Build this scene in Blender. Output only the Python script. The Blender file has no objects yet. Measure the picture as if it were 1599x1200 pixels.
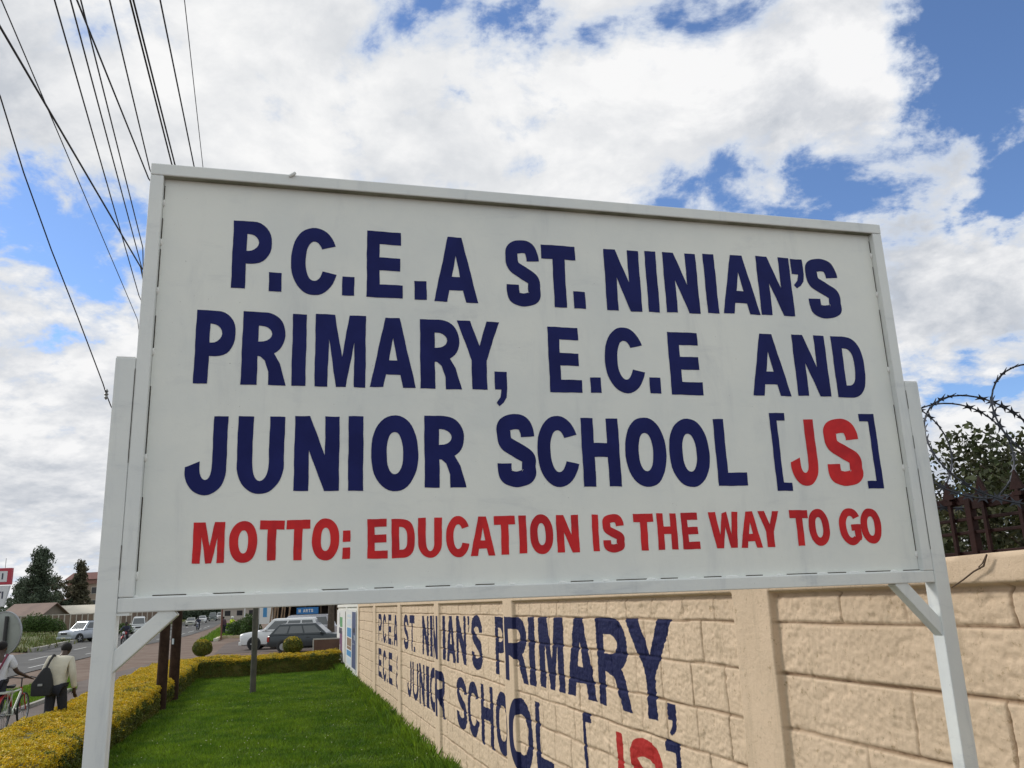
import bpy, bmesh, math, random
import numpy as np
from mathutils import Vector, Matrix
from mathutils.geometry import tessellate_polygon
random.seed(7); rng = np.random.default_rng(7)
S = bpy.context.scene
COL = S.collection
R = math.radians
# ------------------------------------------------------------------ camera
CX, CY, F = 799.5, 600.0, 1307.3
PITCH, ROLL, EYE = R(14.232), R(-2.146), 2.1
_f = np.array([0, math.cos(PITCH), math.sin(PITCH)]); _u0 = np.array([0, -math.sin(PITCH), math.cos(PITCH)]); _r0 = np.array([1., 0, 0])
_r = math.cos(ROLL)*_r0 + math.sin(ROLL)*_u0; _u = -math.sin(ROLL)*_r0 + math.cos(ROLL)*_u0
CAMP = np.array([0, 0, EYE])
cam_d = bpy.data.cameras.new('camera'); cam = bpy.data.objects.new('camera', cam_d); COL.objects.link(cam)
cam_d.sensor_fit = 'HORIZONTAL'; cam_d.sensor_width = 36; cam_d.lens = F*36/1599
cam_d.clip_start = .05; cam_d.clip_end = 6000
cam.matrix_world = Matrix(((_r[0], _u[0], -_f[0], 0), (_r[1], _u[1], -_f[1], 0), (_r[2], _u[2], -_f[2], EYE), (0, 0, 0, 1)))
S.camera = cam
def ray(px, py): return _f + _r*((px-CX)/F) + _u*((CY-py)/F)
def atz(px, py, z):
    d = ray(px, py); return CAMP + d*((z-EYE)/d[2])
def aty(px, py, y):                       # the point seen there at distance y ahead
    d = ray(px, py); return CAMP + d*(y/d[1])
def onplane(px, py, P0, n):
    d = ray(px, py); return CAMP + d*(np.dot(np.array(P0)-CAMP, n)/np.dot(d, n))
# ------------------------------------------------------------------ sky and sun
SUN = np.array([-.75, .33, .60]); SUN /= np.linalg.norm(SUN)
sun_el = math.asin(SUN[2]); sun_az = math.atan2(SUN[0], SUN[1])
W = bpy.data.worlds.new('World'); S.world = W; W.use_nodes = True
nt = W.node_tree; N = nt.nodes; L = nt.links
for n in list(N): N.remove(n)
def nd(tree, t, **k):
    n = tree.nodes.new(t)
    for a, v in k.items():
        if a.startswith('i_'): n.inputs[int(a[2:])].default_value = v
        else: setattr(n, a, v)
    return n
def mth(tree, op, a, b=None, c=None, clamp=False):
    n = tree.nodes.new('ShaderNodeMath'); n.operation = op; n.use_clamp = clamp
    for i, v in enumerate((a, b, c)):
        if v is None: continue
        if isinstance(v, (int, float)): n.inputs[i].default_value = v
        else: tree.links.new(v, n.inputs[i])
    return n.outputs[0]
def vmth(tree, op, a, b=None, s=None):
    n = tree.nodes.new('ShaderNodeVectorMath'); n.operation = op
    for i, v in enumerate((a, b)):
        if v is None: continue
        if isinstance(v, (tuple, list)): n.inputs[i].default_value = v
        else: tree.links.new(v, n.inputs[i])
    if s is not None:
        if isinstance(s, (int, float)): n.inputs['Scale'].default_value = s
        else: tree.links.new(s, n.inputs['Scale'])
    return n.outputs['Value'] if op in ('DOT_PRODUCT', 'LENGTH', 'DISTANCE') else n.outputs[0]
def mrange(tree, v, a, b, c=0., d=1., smooth=True):
    n = tree.nodes.new('ShaderNodeMapRange'); n.interpolation_type = 'SMOOTHSTEP' if smooth else 'LINEAR'
    tree.links.new(v, n.inputs[0])
    for i, x in zip((1, 2, 3, 4), (a, b, c, d)): n.inputs[i].default_value = x
    return n.outputs[0]
def mixc(tree, fac, a, b, blend='MIX'):
    n = tree.nodes.new('ShaderNodeMix'); n.data_type = 'RGBA'; n.blend_type = blend
    for s, v in ((n.inputs[0], fac), (n.inputs[6], a), (n.inputs[7], b)):
        if isinstance(v, (int, float)): s.default_value = v
        elif isinstance(v, (tuple, list)): s.default_value = tuple(v)+((1,) if len(v) == 3 else ())
        else: tree.links.new(v, s)
    return n.outputs[2]
def noise(tree, vec, scale, detail=4, rough=.55, dist=0., lac=2.):
    n = tree.nodes.new('ShaderNodeTexNoise'); n.inputs['Scale'].default_value = scale; n.inputs['Detail'].default_value = detail
    n.inputs['Roughness'].default_value = rough; n.inputs['Distortion'].default_value = dist; n.inputs['Lacunarity'].default_value = lac
    if vec is not None: tree.links.new(vec, n.inputs['Vector'])
    return n.outputs['Fac']
sky = nd(nt, 'ShaderNodeTexSky', sky_type='NISHITA', sun_disc=False, sun_elevation=sun_el, sun_rotation=sun_az, altitude=1800, air_density=1.0, dust_density=.6, ozone_density=2.2)
tc = nd(nt, 'ShaderNodeTexCoord'); D = tc.outputs['Generated']
sep = nd(nt, 'ShaderNodeSeparateXYZ'); L.new(D, sep.inputs[0])
zc = mth(nt, 'MAXIMUM', mth(nt, 'ADD', sep.outputs[2], .30), .08)
P = vmth(nt, 'SCALE', D, s=mth(nt, 'DIVIDE', 1., zc))
flat = nd(nt, 'ShaderNodeCombineXYZ'); sp2 = nd(nt, 'ShaderNodeSeparateXYZ'); L.new(P, sp2.inputs[0])
L.new(sp2.outputs[0], flat.inputs[0]); L.new(sp2.outputs[1], flat.inputs[1]); flat.inputs[2].default_value = 3.7
P = flat.outputs[0]
n1 = noise(nt, P, 1.5, 5, .55, .3)
n2 = noise(nt, P, 5.0, 12, .60, .25)
nlo = noise(nt, P, 2.6, 3, .5)
n5 = noise(nt, P, 17., 8, .62, .2)
nsum = mth(nt, 'ADD', mth(nt, 'MULTIPLY', mth(nt, 'SUBTRACT', n5, .5), .5), mth(nt, 'ADD', mth(nt, 'MULTIPLY', mth(nt, 'SUBTRACT', n1, .5), .9), mth(nt, 'MULTIPLY', mth(nt, 'SUBTRACT', n2, .5), 1.7)))
wn_ = nt.nodes.new('ShaderNodeTexNoise'); wn_.inputs['Scale'].default_value = 5.5; wn_.inputs['Detail'].default_value = 7; wn_.inputs['Roughness'].default_value = .62; L.new(D, wn_.inputs['Vector'])
WD = vmth(nt, 'NORMALIZE', vmth(nt, 'ADD', D, vmth(nt, 'SCALE', vmth(nt, 'SUBTRACT', wn_.outputs['Color'], (.5, .5, .5)), s=.30)))
def blob(px, py, rad, amp):               # a broad opening (or bank) in the cloud deck towards this compass bearing and height
    d = ray(px, py); d = d/np.linalg.norm(d)
    c = vmth(nt, 'DOT_PRODUCT', WD, tuple(d))
    return mrange(nt, c, math.cos(rad), 1.0, 0., amp)
gap = None
for b in ((1585, 110, .19, .27), (1480, 120, .09, .10), (1600, 200, .13, .12), (1490, 300, .05, .12), (850, 112, .09, .20), (805, 205, .07, .22), (1325, 285, .08, .20), (50, 430, .15, .20), (165, 370, .10, .17), (40, 500, .11, .13),
          (170, 10, .09, .20), (610, 20, .07, .18), (20, 370, .10, .10), (1460, 640, .07, .16), (1590, 600, .07, .16),
          (560, 200, .45, -.11), (1160, 190, .20, -.12), (385, 130, .07, .13), (1030, 120, .05, .12), (665, 265, .05, .12), (1520, 430, .20, -.22), (90, 190, .22, -.18), (90, 650, .25, -.18), (1350, 60, .10, -.16), (1420, 205, .09, -.22)):
    o = blob(*b); gap = o if gap is None else mth(nt, 'ADD', gap, o)
zlow = mrange(nt, sep.outputs[2], .02, .22, .16, 0.)
dens = mth(nt, 'SUBTRACT', mth(nt, 'ADD', mth(nt, 'ADD', nsum, .15), zlow), gap)
cover = mrange(nt, dens, -.13, .10)
thin = mrange(nt, dens, .0, .24)
n3 = noise(nt, P, 2.4, 8, .58, .2)
offs = vmth(nt, 'ADD', P, (.035, -.085, .0))
n2b = noise(nt, offs, 5.0, 12, .60, .25)
relief = mrange(nt, mth(nt, 'SUBTRACT', n2, n2b), -.11, .13, smooth=False)
shade = mth(nt, 'ADD', mth(nt, 'MULTIPLY', mth(nt, 'ADD', mth(nt, 'MULTIPLY', relief, .8), mth(nt, 'MULTIPLY', mth(nt, 'SUBTRACT', n5, .5), .9)), .75), mth(nt, 'MULTIPLY', mrange(nt, n3, .38, .60), .5))
ccol = mixc(nt, shade, (.41, .44, .49), (.76, .76, .765))
ccol = mixc(nt, blob(560, 235, .50, .38), ccol, (.79, .79, .78))
ccol = mixc(nt, thin, (.52, .575, .67), ccol)
back = mrange(nt, sep.outputs[1], -.1, .35)          # plain pale cloud colour behind the camera, brightened to light the sign face
ccol = mixc(nt, back, (.66, .695, .69), ccol)
skyb = mixc(nt, 1., vmth(nt, 'SCALE', sky.outputs[0], s=.115), (1.02, 1.12, 1.27), 'MULTIPLY')
final = mixc(nt, cover, skyb, ccol)
bg = nd(nt, 'ShaderNodeBackground'); L.new(final, bg.inputs[0]); bg.inputs[1].default_value = 1.0
wo = nd(nt, 'ShaderNodeOutputWorld'); L.new(bg.outputs[0], wo.inputs[0])
sl = bpy.data.lights.new('sun', 'SUN'); sl.energy = 1.8; sl.angle = R(14); sl.color = (1, .95, .87)
so = bpy.data.objects.new('sun', sl); COL.objects.link(so); so.rotation_euler = Vector(SUN).to_track_quat('Z', 'Y').to_euler()
S.view_settings.view_transform = 'Standard'; S.view_settings.look = 'None'; S.view_settings.exposure = .3; S.view_settings.gamma = 1
S.cycles.max_bounces = 6; S.cycles.transparent_max_bounces = 8

# ------------------------------------------------------------------ materials
MATS = {}
def mat(name, col, rough=.7, var=.0, vscale=3., col2=None, bump=0., bscale=40., metal=0., island=0., spec=.5, trans=0.):
    if name in MATS: return MATS[name]
    m = bpy.data.materials.new(name); m.use_nodes = True; t = m.node_tree
    b = t.nodes['Principled BSDF']; b.inputs['Roughness'].default_value = rough; b.inputs['Metallic'].default_value = metal
    b.inputs['Specular IOR Level'].default_value = spec
    c = None
    o = nd(t, 'ShaderNodeTexCoord').outputs['Object']
    if col2 is None: col2 = tuple(x*(1-var) for x in col)
    f = mrange(t, noise(t, o, vscale, 6, .6), .32, .68)
    c = mixc(t, f, col, col2)
    if island:
        ri = nd(t, 'ShaderNodeNewGeometry').outputs['Random Per Island']
        c = mixc(t, 1., c, mixc(t, ri, (1-island,)*3, (1+island*.7,)*3), 'MULTIPLY')
    t.links.new(c, b.inputs['Base Color'])
    if bump:
        bn = nd(t, 'ShaderNodeBump'); bn.inputs['Strength'].default_value = bump; bn.inputs['Distance'].default_value = .01
        t.links.new(noise(t, o, bscale, 6, .6), bn.inputs['Height']); t.links.new(bn.outputs[0], b.inputs['Normal'])
    if trans:
        tr = nd(t, 'ShaderNodeBsdfTranslucent'); t.links.new(c, tr.inputs[0]); mx = nd(t, 'ShaderNodeMixShader'); mx.inputs[0].default_value = trans
        t.links.new(b.outputs[0], mx.inputs[1]); t.links.new(tr.outputs[0], mx.inputs[2]); t.links.new(mx.outputs[0], t.nodes['Material Output'].inputs[0])
    MATS[name] = m; return m
# ------------------------------------------------------------------ object helpers
def tag(o, label=None, cat=None, group=None, kind=None):
    if label: o['label'] = label
    if cat: o['category'] = cat
    if group: o['group'] = group
    if kind: o['kind'] = kind
    return o
def thing(name, loc, rz, label, cat, group=None):
    o = bpy.data.objects.new(name, None); COL.objects.link(o); o.empty_display_size = .2
    o.location = tuple(loc); o.rotation_euler = (0, 0, rz); return tag(o, label, cat, group)
def link(name, me, ms, parent=None):
    o = bpy.data.objects.new(name, me); COL.objects.link(o)
    for m in (ms if isinstance(ms, (list, tuple)) else [ms]): me.materials.append(m)
    if parent: o.parent = parent
    return o
def npmesh(name, V, Fc, ms, parent=None, mi=None, smooth=False):
    """V (n,3), Fc (m,k) arrays"""
    V = np.asarray(V, np.float32); Fc = np.asarray(Fc, np.int32); m, k = Fc.shape
    me = bpy.data.meshes.new(name); me.vertices.add(len(V)); me.vertices.foreach_set('co', V.ravel())
    me.loops.add(m*k); me.loops.foreach_set('vertex_index', Fc.ravel())
    me.polygons.add(m); me.polygons.foreach_set('loop_start', np.arange(0, m*k, k, dtype=np.int32)); me.polygons.foreach_set('loop_total', np.full(m, k, np.int32))
    if mi is not None: me.polygons.foreach_set('material_index', np.asarray(mi, np.int32))
    if smooth: me.polygons.foreach_set('use_smooth', np.ones(m, bool))
    me.update(); me.validate()
    return link(name, me, ms, parent)
class MB:
    def __init__(s): s.v = []; s.f = []; s.m = []; s.mi = 0
    def poly(s, vs, fs):
        o = len(s.v); s.v += [tuple(map(float, v)) for v in vs]; s.f += [tuple(i+o for i in f) for f in fs]; s.m += [s.mi]*len(fs); return s
    def box(s, a, b):
        x0, y0, z0 = a; x1, y1, z1 = b
        return s.poly([(x0,y0,z0),(x1,y0,z0),(x1,y1,z0),(x0,y1,z0),(x0,y0,z1),(x1,y0,z1),(x1,y1,z1),(x0,y1,z1)],
                      [(0,3,2,1),(4,5,6,7),(0,1,5,4),(1,2,6,5),(2,3,7,6),(3,0,4,7)])
    def hexa(s, bot, top):                # two quads, bottom and top, each counter-clockwise
        return s.poly(list(bot)+list(top), [(0,3,2,1),(4,5,6,7),(0,1,5,4),(1,2,6,5),(2,3,7,6),(3,0,4,7)])
    def bar(s, p, q, w, h=None, up=(0,0,1)):
        p = Vector(p); q = Vector(q); h = h or w; d = (q-p).normalized(); a = d.cross(Vector(up))
        if a.length < 1e-4: a = d.cross(Vector((0,1,0)))
        a.normalize(); b = a.cross(d)
        def r(c): return [c-a*w/2-b*h/2, c+a*w/2-b*h/2, c+a*w/2+b*h/2, c-a*w/2+b*h/2]
        return s.poly([tuple(x) for x in r(p)+r(q)], [(0,1,2,3)[::-1],(4,5,6,7),(0,1,5,4),(1,2,6,5),(2,3,7,6),(3,0,4,7)])
    def tube(s, pts, rad, n=8, cap=True):
        pts = [Vector(p) for p in pts]; k = len(pts); rad = rad if isinstance(rad, (list, tuple)) else [rad]*k
        vs = []; ref = None
        for i, p in enumerate(pts):
            d = (pts[min(i+1,k-1)]-pts[max(i-1,0)]).normalized()
            if ref is None: ref = Vector((0,0,1)) if abs(d.z) < .9 else Vector((0,1,0))
            a = d.cross(ref).normalized(); b = a.cross(d); ref = b
            vs += [tuple(p+(a*math.cos(2*math.pi*j/n)+b*math.sin(2*math.pi*j/n))*rad[i]) for j in range(n)]
        fs = [(i*n+j, i*n+(j+1)%n, (i+1)*n+(j+1)%n, (i+1)*n+j) for i in range(k-1) for j in range(n)]
        if cap: fs += [tuple(range(n))[::-1], tuple(range((k-1)*n, k*n))]
        return s.poly(vs, fs)
    def lathe(s, prof, c=(0,0,0), axis='z', n=24, cap=True):   # prof: (radius, height)
        vs = []
        for r_, h in prof:
            for j in range(n):
                a = 2*math.pi*j/n; x, y = r_*math.cos(a), r_*math.sin(a)
                p = (x, y, h) if axis == 'z' else ((x, h, y) if axis == 'y' else (h, x, y))
                vs.append((p[0]+c[0], p[1]+c[1], p[2]+c[2]))
        k = len(prof)
        fs = [(i*n+j, i*n+(j+1)%n, (i+1)*n+(j+1)%n, (i+1)*n+j) for i in range(k-1) for j in range(n)]
        if cap and prof[0][0] > 1e-5: fs.append(tuple(range(n))[::-1])
        if cap and prof[-1][0] > 1e-5: fs.append(tuple(range((k-1)*n, k*n)))
        return s.poly(vs, fs)
    def ell(s, c, r, n=12, m=8):
        prof = []
        vs = []
        for i in range(m+1):
            t = math.pi*i/m
            for j in range(n):
                a = 2*math.pi*j/n
                vs.append((c[0]+r[0]*math.sin(t)*math.cos(a), c[1]+r[1]*math.sin(t)*math.sin(a), c[2]-r[2]*math.cos(t)))
        return s.poly(vs, [(i*n+j, i*n+(j+1)%n, (i+1)*n+(j+1)%n, (i+1)*n+j) for i in range(m) for j in range(n)])
    def build(s, name, ms, parent=None, smooth=False, bevel=0.):
        me = bpy.data.meshes.new(name); me.from_pydata(s.v, [], s.f); me.update()
        me.polygons.foreach_set('material_index', s.m)
        bm = bmesh.new(); bm.from_mesh(me); bmesh.ops.remove_doubles(bm, verts=bm.verts, dist=1e-5)
        bmesh.ops.recalc_face_normals(bm, faces=bm.faces)
        if bevel:
            es = [e for e in bm.edges if len(e.link_faces) == 2 and e.calc_face_angle(0) > R(40)]
            bmesh.ops.bevel(bm, geom=es, offset=bevel, segments=2, affect='EDGES', profile=.5)
        bm.to_mesh(me); bm.free()
        if smooth:
            me.polygons.foreach_set('use_smooth', [True]*len(me.polygons))
            try: me.set_sharp_from_angle(angle=R(40))
            except Exception: pass
        return link(name, me, ms, parent)
def kids(o): return [c for c in bpy.data.objects if c.parent == o]
def copy_tree(o, parent=None):
    c = o.copy(); COL.objects.link(c)
    if parent: c.parent = parent
    for ch in kids(o): copy_tree(ch, c)
    return c
# value noise for heightfields
_T = rng.random((256, 256)).astype(np.float32)
def vnoise(x, y):
    xi = np.floor(x).astype(int); yi = np.floor(y).astype(int); fx = x-xi; fy = y-yi
    fx = fx*fx*(3-2*fx); fy = fy*fy*(3-2*fy)
    a = _T[xi & 255, yi & 255]; b = _T[(xi+1) & 255, yi & 255]; c = _T[xi & 255, (yi+1) & 255]; d = _T[(xi+1) & 255, (yi+1) & 255]
    return (a*(1-fx)+b*fx)*(1-fy)+(c*(1-fx)+d*fx)*fy
def fbm(x, y, o=4, g=.5):
    s = 0; a = 1; t = 0
    for i in range(o): s = s+a*vnoise(x+17.3*i, y+9.1*i); t += a; a *= g; x = x*2.03; y = y*2.03
    return s/t
# ------------------------------------------------------------------ hand-lettering glyphs: list of (outline, holes) in a w x h box
def arc(cx, cy, rx, ry, a0, a1, n=14, p=1.0):
    out = []
    for i in range(n+1):
        a = R(a0+(a1-a0)*i/n); c, s = math.cos(a), math.sin(a)
        out.append((cx+rx*math.copysign(abs(c)**p, c), cy+ry*math.copysign(abs(s)**p, s)))
    return out
def stroke(pts, tx, ty, n=8):              # thick curve; tx, ty = full stroke width across and down
    k = ty/tx; q = [Vector((x*k, y)) for x, y in pts]; c = []
    for i in range(len(q)-1):
        p0, p1, p2, p3 = q[max(i-1,0)], q[i], q[i+1], q[min(i+2,len(q)-1)]
        for j in range(n):
            t = j/n; c.append(.5*((2*p1)+(p2-p0)*t+(2*p0-5*p1+4*p2-p3)*t*t+(3*p1-p0-3*p2+p3)*t**3))
    c.append(q[-1]); l = []; r = []
    for i, p in enumerate(c):
        d = (c[min(i+1,len(c)-1)]-c[max(i-1,0)]).normalized(); nn = Vector((-d.y, d.x))*ty/2
        l.append(((p+nn).x/k, (p+nn).y)); r.append(((p-nn).x/k, (p-nn).y))
    return l+r[::-1]
def glyph(ch, w, h, tk=None):
    t = min((.325 if ch in 'NOUHDCG' else .355)*w, .235*h) if tk is None else tk
    y = min(.207*h, t*1.1)                  # horizontal stroke
    if ch == 'I': return [([(0,0),(0,h),(w,h),(w,0)], [])]
    if ch == '.': return [([(0,0),(0,h),(w,h),(w,0)], [])]
    if ch == ':': return [([(0,0),(0,.4*h),(w,.4*h),(w,0)], []), ([(0,.6*h),(0,h),(w,h),(w,.6*h)], [])]
    if ch in ",'":
        return [([(0,h),(w,h),(w,.5*h),(.9*w,.25*h),(.65*w,.1*h),(.3*w,0),(.08*w,.1*h),(.4*w,.26*h),(.52*w,.48*h),(0,.48*h)], [])]
    if ch == 'T': s = .5*w-t/2; return [([(0,h),(w,h),(w,h-y*1.1),(s+t,h-y*1.1),(s+t,0),(s,0),(s,h-y*1.1),(0,h-y*1.1)], [])]
    if ch == 'L': return [([(0,0),(0,h),(t,h),(t,y*1.05),(w,y*1.05),(w,0)], [])]
    if ch == 'E':
        m = .5*h
        return [([(0,0),(0,h),(.96*w,h),(.96*w,h-y),(t,h-y),(t,m+y*.52),(.94*w,m+y*.52),(.94*w,m-y*.48),(t,m-y*.48),(t,y),(w,y),(w,0)], [])]
    if ch == 'H': m = .53*h; return [([(0,0),(0,h),(t,h),(t,m+y*.5),(w-t,m+y*.5),(w-t,h),(w,h),(w,0),(w-t,0),(w-t,m-y*.5),(t,m-y*.5),(t,0)], [])]
    if ch == 'N': return [([(0,0),(0,h),(t*1.02,h),(w-t,.47*h),(w-t,h),(w,h),(w,0),(w-t*1.02,0),(t,.54*h),(t,0)], [])]
    if ch == 'M': return [([(0,0),(0,h),(.38*w,h),(.53*w,.41*h),(.67*w,h),(w,h),(w,0),(.77*w,0),(.77*w,.62*h),(.61*w,0),(.42*w,0),(.27*w,.65*h),(.25*w,0)], [])]
    if ch == 'W': return [([(0,h),(.24*w,h),(.36*w,.36*h),(.46*w,.96*h),(.62*w,h),(.74*w,.36*h),(.80*w,h),(w,h),(.90*w,0),(.67*w,0),(.55*w,.58*h),(.43*w,0),(.2*w,0)], [])]
    if ch == 'A': return [([(0,0),(.33*w,h),(.65*w,h),(w,0),(.72*w,0),(.66*w,.18*h),(.345*w,.18*h),(.29*w,0)], [[(.41*w,.385*h),(.595*w,.385*h),(.505*w,.71*h)]])]
    if ch == 'Y': s = .5*w-t/2; return [([(0,h),(.31*w,h),(.52*w,.63*h),(.70*w,h),(w,h),(s+t,.42*h),(s+t,0),(s,0),(s,.42*h)], [])]
    if ch in 'PR':
        rx = .5*w; top = h; b = .37*h if ch == 'P' else .40*h; cy = (top+b)/2; ry = (top-b)/2; ix = .26*w; iy = ry-.19*h*min(1, y/(.2*h))
        o = [(0,0),(0,h)]+arc(w*(.96 if ch == 'R' else 1)-rx, cy, rx, ry, 90, -60 if ch == 'R' else -90, 16, .9)
        if ch == 'P': o += [(t,b),(t,0)]
        else: o += [(.86*w,.30*h),(w,0),(w-t*1.1,0)]+[(.60*w,.18*h),(.52*w,.33*h),(t+.06*w,.385*h),(t,.39*h),(t,0)]
        hole = [(t,cy+iy)]+arc(w*.66-ix, cy, ix, iy, 90, -90, 10)+[(t,cy-iy)]
        return [(o, [hole])]
    if ch == 'D':
        rx = .62*w
        return [([(0,0),(0,h)]+arc(w-rx, h/2, rx, h/2, 90, -90, 22, .75), [[(t,h-y)]+arc(w-rx, h/2, rx-t, h/2-y, 90, -90, 16, .75)+[(t,y)]])]
    if ch == 'O': return [(arc(w/2, h/2, w/2, h/2, 0, 354, 40, .92), [arc(w/2, h/2, w/2-t, h/2-y*1.08, 0, 354, 30, .9)])]
    if ch in 'CG':
        if ch == 'C':
            o = arc(w*.53, h/2, w*.53, h/2, 27, 340, 36, .95); i = arc(w*.53, h/2, w*.53-t, h/2-y, 332, 38, 30, .95)
            return [(o+i, [])]
        o = arc(w*.53, h/2, w*.53, h/2, 32, 312, 34, .95)
        return [(o+[(.95*w,.13*h),(w,.2*h),(w,.56*h),(.56*w,.56*h),(.56*w,.39*h),(w-t*.95,.39*h),(w-t*.95,.22*h)]+arc(w*.53, h/2, w*.53-t, h/2-y, 300, 42, 28, .95), [])]
    if ch == 'U': return [([(0,h)]+arc(w/2, .38*h, w/2, .38*h, 180, 360, 22)+[(w,h),(w-t,h)]+arc(w/2, .40*h, w/2-t, .40*h-y*.8, 360, 180, 14)+[(t,h)], [])]
    if ch == 'J': return [([(w,h)]+[(w-t,h),(w-t,.36*h)]+arc(.5*w, .33*h, .5*w-t, .14*h, 0, -170, 10)+[(.40*w,.42*h)][:0]+[(t*.98,.42*h),(0,.35*h)]+arc(.5*w, .30*h, .5*w, .30*h, 180, 360, 20), [])]
    if ch == 'S':
        ty = y*1.03; tx = t*1.03
        return [(stroke([(w-tx*.5,.685*h),(w-tx*.55,.765*h),(w*.70,h-ty*.62),(w*.47,h-ty*.5),(w*.22,h-ty*.72),(tx*.5,.735*h),(w*.24,.60*h),(w*.52,.50*h),(w*.80,.40*h),(w-tx*.5,.27*h),(w*.80,ty*.74),(w*.5,ty*.5),(w*.25,ty*.66),(tx*.52,.22*h),(tx*.5,.32*h)], tx, ty), [])]
    if ch == '[': return [([(0,0),(0,h),(w,h),(w,h-t),(t,h-t),(t,t*1.05),(w,t*1.05),(w,0)], [])]
    if ch == ']': return [([(0,0),(0,t),(w-t,t),(w-t,h-t),(0,h-t),(0,h),(w,h),(w,0)], [])]
    if ch == '&':
        return [(stroke([(w*.95,.02*h),(w*.5,.45*h),(w*.3,.75*h),(w*.5,.93*h),(w*.68,.76*h),(w*.45,.55*h),(w*.14,.3*h),(w*.3,.09*h),(w*.6,.1*h),(w*.9,.42*h)], t*.6, y*.7), [])]
    raise KeyError(ch)
def place_glyphs(rows, tou):               # rows of (char, xl, xr, ytop, ybot, flag) measured on the board; tou maps to board coordinates
    out = []
    for ch, xl, xr, yt, yb, fl in rows:
        ym = {'m': (yt+yb)/2, 't': yt+2, 'b': yb-2}[fl]; xm = (xl+xr)/2
        u0 = tou(xl, ym)[0]; u1 = tou(xr, ym)[0]; zt = tou(xm, yt)[1]; zb = tou(xm, yb)[1]
        out.append((ch, u0, zb, u1-u0, zt-zb))
    return out

# ================================================================== GROUND
def g(y): return -.05-.006*min(max(y, -20), 160)
LAWN = -.22
def gp(px, py):                            # ground point outside the lawn
    z = -.3
    for _ in range(12):
        p = atz(px, py, z); z = g(p[1])
    return np.array([p[0], p[1], z])
# wall line
ws = -.282; wd = np.array([ws, 1, 0]); wd /= np.linalg.norm(wd); wn = np.array([-wd[1], wd[0], 0])    # wn points to the lawn
WP = np.array([1.70, 2.9, 0])
def wuz(px, py):
    p = onplane(px, py, WP, wn); return float(np.dot(p-WP, wd)), float(p[2])
def wpt(u, off=0., z=0.): p = WP+wd*u+wn*off; return (p[0], p[1], z)
# lawn hedge line (inner foot of the hedge)
HA = atz(180, 1168, LAWN); HB = atz(313, 1058, LAWN)
hd = (HB-HA)/np.linalg.norm(HB-HA); hn = np.array([-hd[1], hd[0], 0])     # to the road side (left)
def hpt(s, off, z): p = HA+hd*s+hn*off; return (p[0], p[1], z)
HLEN = np.linalg.norm(HB-HA)
m_dirt = mat('dirt', (.145, .098, .075), .95, spec=.2, col2=(.20, .15, .12), vscale=.6, bump=.5, bscale=6)
xs = np.concatenate([np.linspace(-1500, -80, 30), np.linspace(-78, 40, 60), np.linspace(45, 1500, 30)])
ys = np.concatenate([np.linspace(-60, 170, 116), np.linspace(180, 3000, 30)])
X, Y = np.meshgrid(xs, ys); Z = np.array([[g(y) for x in xs] for y in ys])
wl = (X-WP[0])-ws*(Y-WP[1]); hl = (X-HA[0])-(hd[0]/hd[1])*(Y-HA[1])
Z = np.where((hl > -1.2) & (Y < 31.9), -.42, Z) + np.where(Y > 300, (Y-300)*.0004, 0)
idx = np.arange(X.size).reshape(X.shape)
quads = np.stack([idx[:-1,:-1], idx[:-1,1:], idx[1:,1:], idx[1:,:-1]], -1).reshape(-1, 4)
tag(npmesh('ground', np.stack([X, Y, Z], -1).reshape(-1, 3), quads, m_dirt), kind='structure')
def sheet(name, left, right, dz, m, sub=6, zf=None):      # strip between two polylines laid on the ground
    a = np.array(left); b = np.array(right); V = []; k = len(a)
    for i in range(k):
        for j in range(sub+1):
            p = a[i]+(b[i]-a[i])*j/sub; V.append((p[0], p[1], (g(p[1]) if zf is None else zf(p[0], p[1]))+dz))
    n = sub+1; Fq = [(i*n+j, i*n+j+1, (i+1)*n+j+1, (i+1)*n+j) for i in range(k-1) for j in range(sub)]
    return npmesh(name, V, Fq, m)
def resample(pts, n):
    pts = np.array(pts, float); d = np.concatenate([[0], np.cumsum(np.linalg.norm(np.diff(pts, axis=0), axis=1))]); t = np.linspace(0, d[-1], n)
    return np.stack([np.interp(t, d, pts[:, i]) for i in range(3)], -1)
m_asph = mat('asphalt', (.125, .121, .119), .9, spec=.2, col2=(.092, .09, .088), vscale=.5, bump=.3, bscale=60)
RL = [gp(*p) for p in ((-260, 1056), (-120, 1040), (0, 1028), (60, 1018), (100, 1008), (135, 1001), (200, 990), (255, 981), (290, 973), (318, 966.5))]
RR = [gp(*p) for p in ((-260, 1132), (-120, 1092), (0, 1062), (60, 1047), (130, 1029), (200, 1013), (250, 1003), (295, 993), (332, 981), (352, 968))]
RLs, RRs = resample(RL, 50), resample(RR, 50)
tag(sheet('road', RLs, RRs, .03, m_asph), kind='structure')
m_line = mat('road_paint', (.62, .62, .6), .7, var=.35, vscale=2)
mb = MB()
for i in range(4, 46, 3):                  # broken centre line
    a, b = RLs[i]*.5+RRs[i]*.5, RLs[i+1]*.5+RRs[i+1]*.5
    d = (b-a)[:2]/np.linalg.norm((b-a)[:2]); nx, ny = -d[1]*.07, d[0]*.07
    mb.poly([(a[0]+nx,a[1]+ny,g(a[1])+.036),(a[0]-nx,a[1]-ny,g(a[1])+.036),(b[0]-nx,b[1]-ny,g(b[1])+.036),(b[0]+nx,b[1]+ny,g(b[1])+.036)], [(0,1,2,3)])
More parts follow.
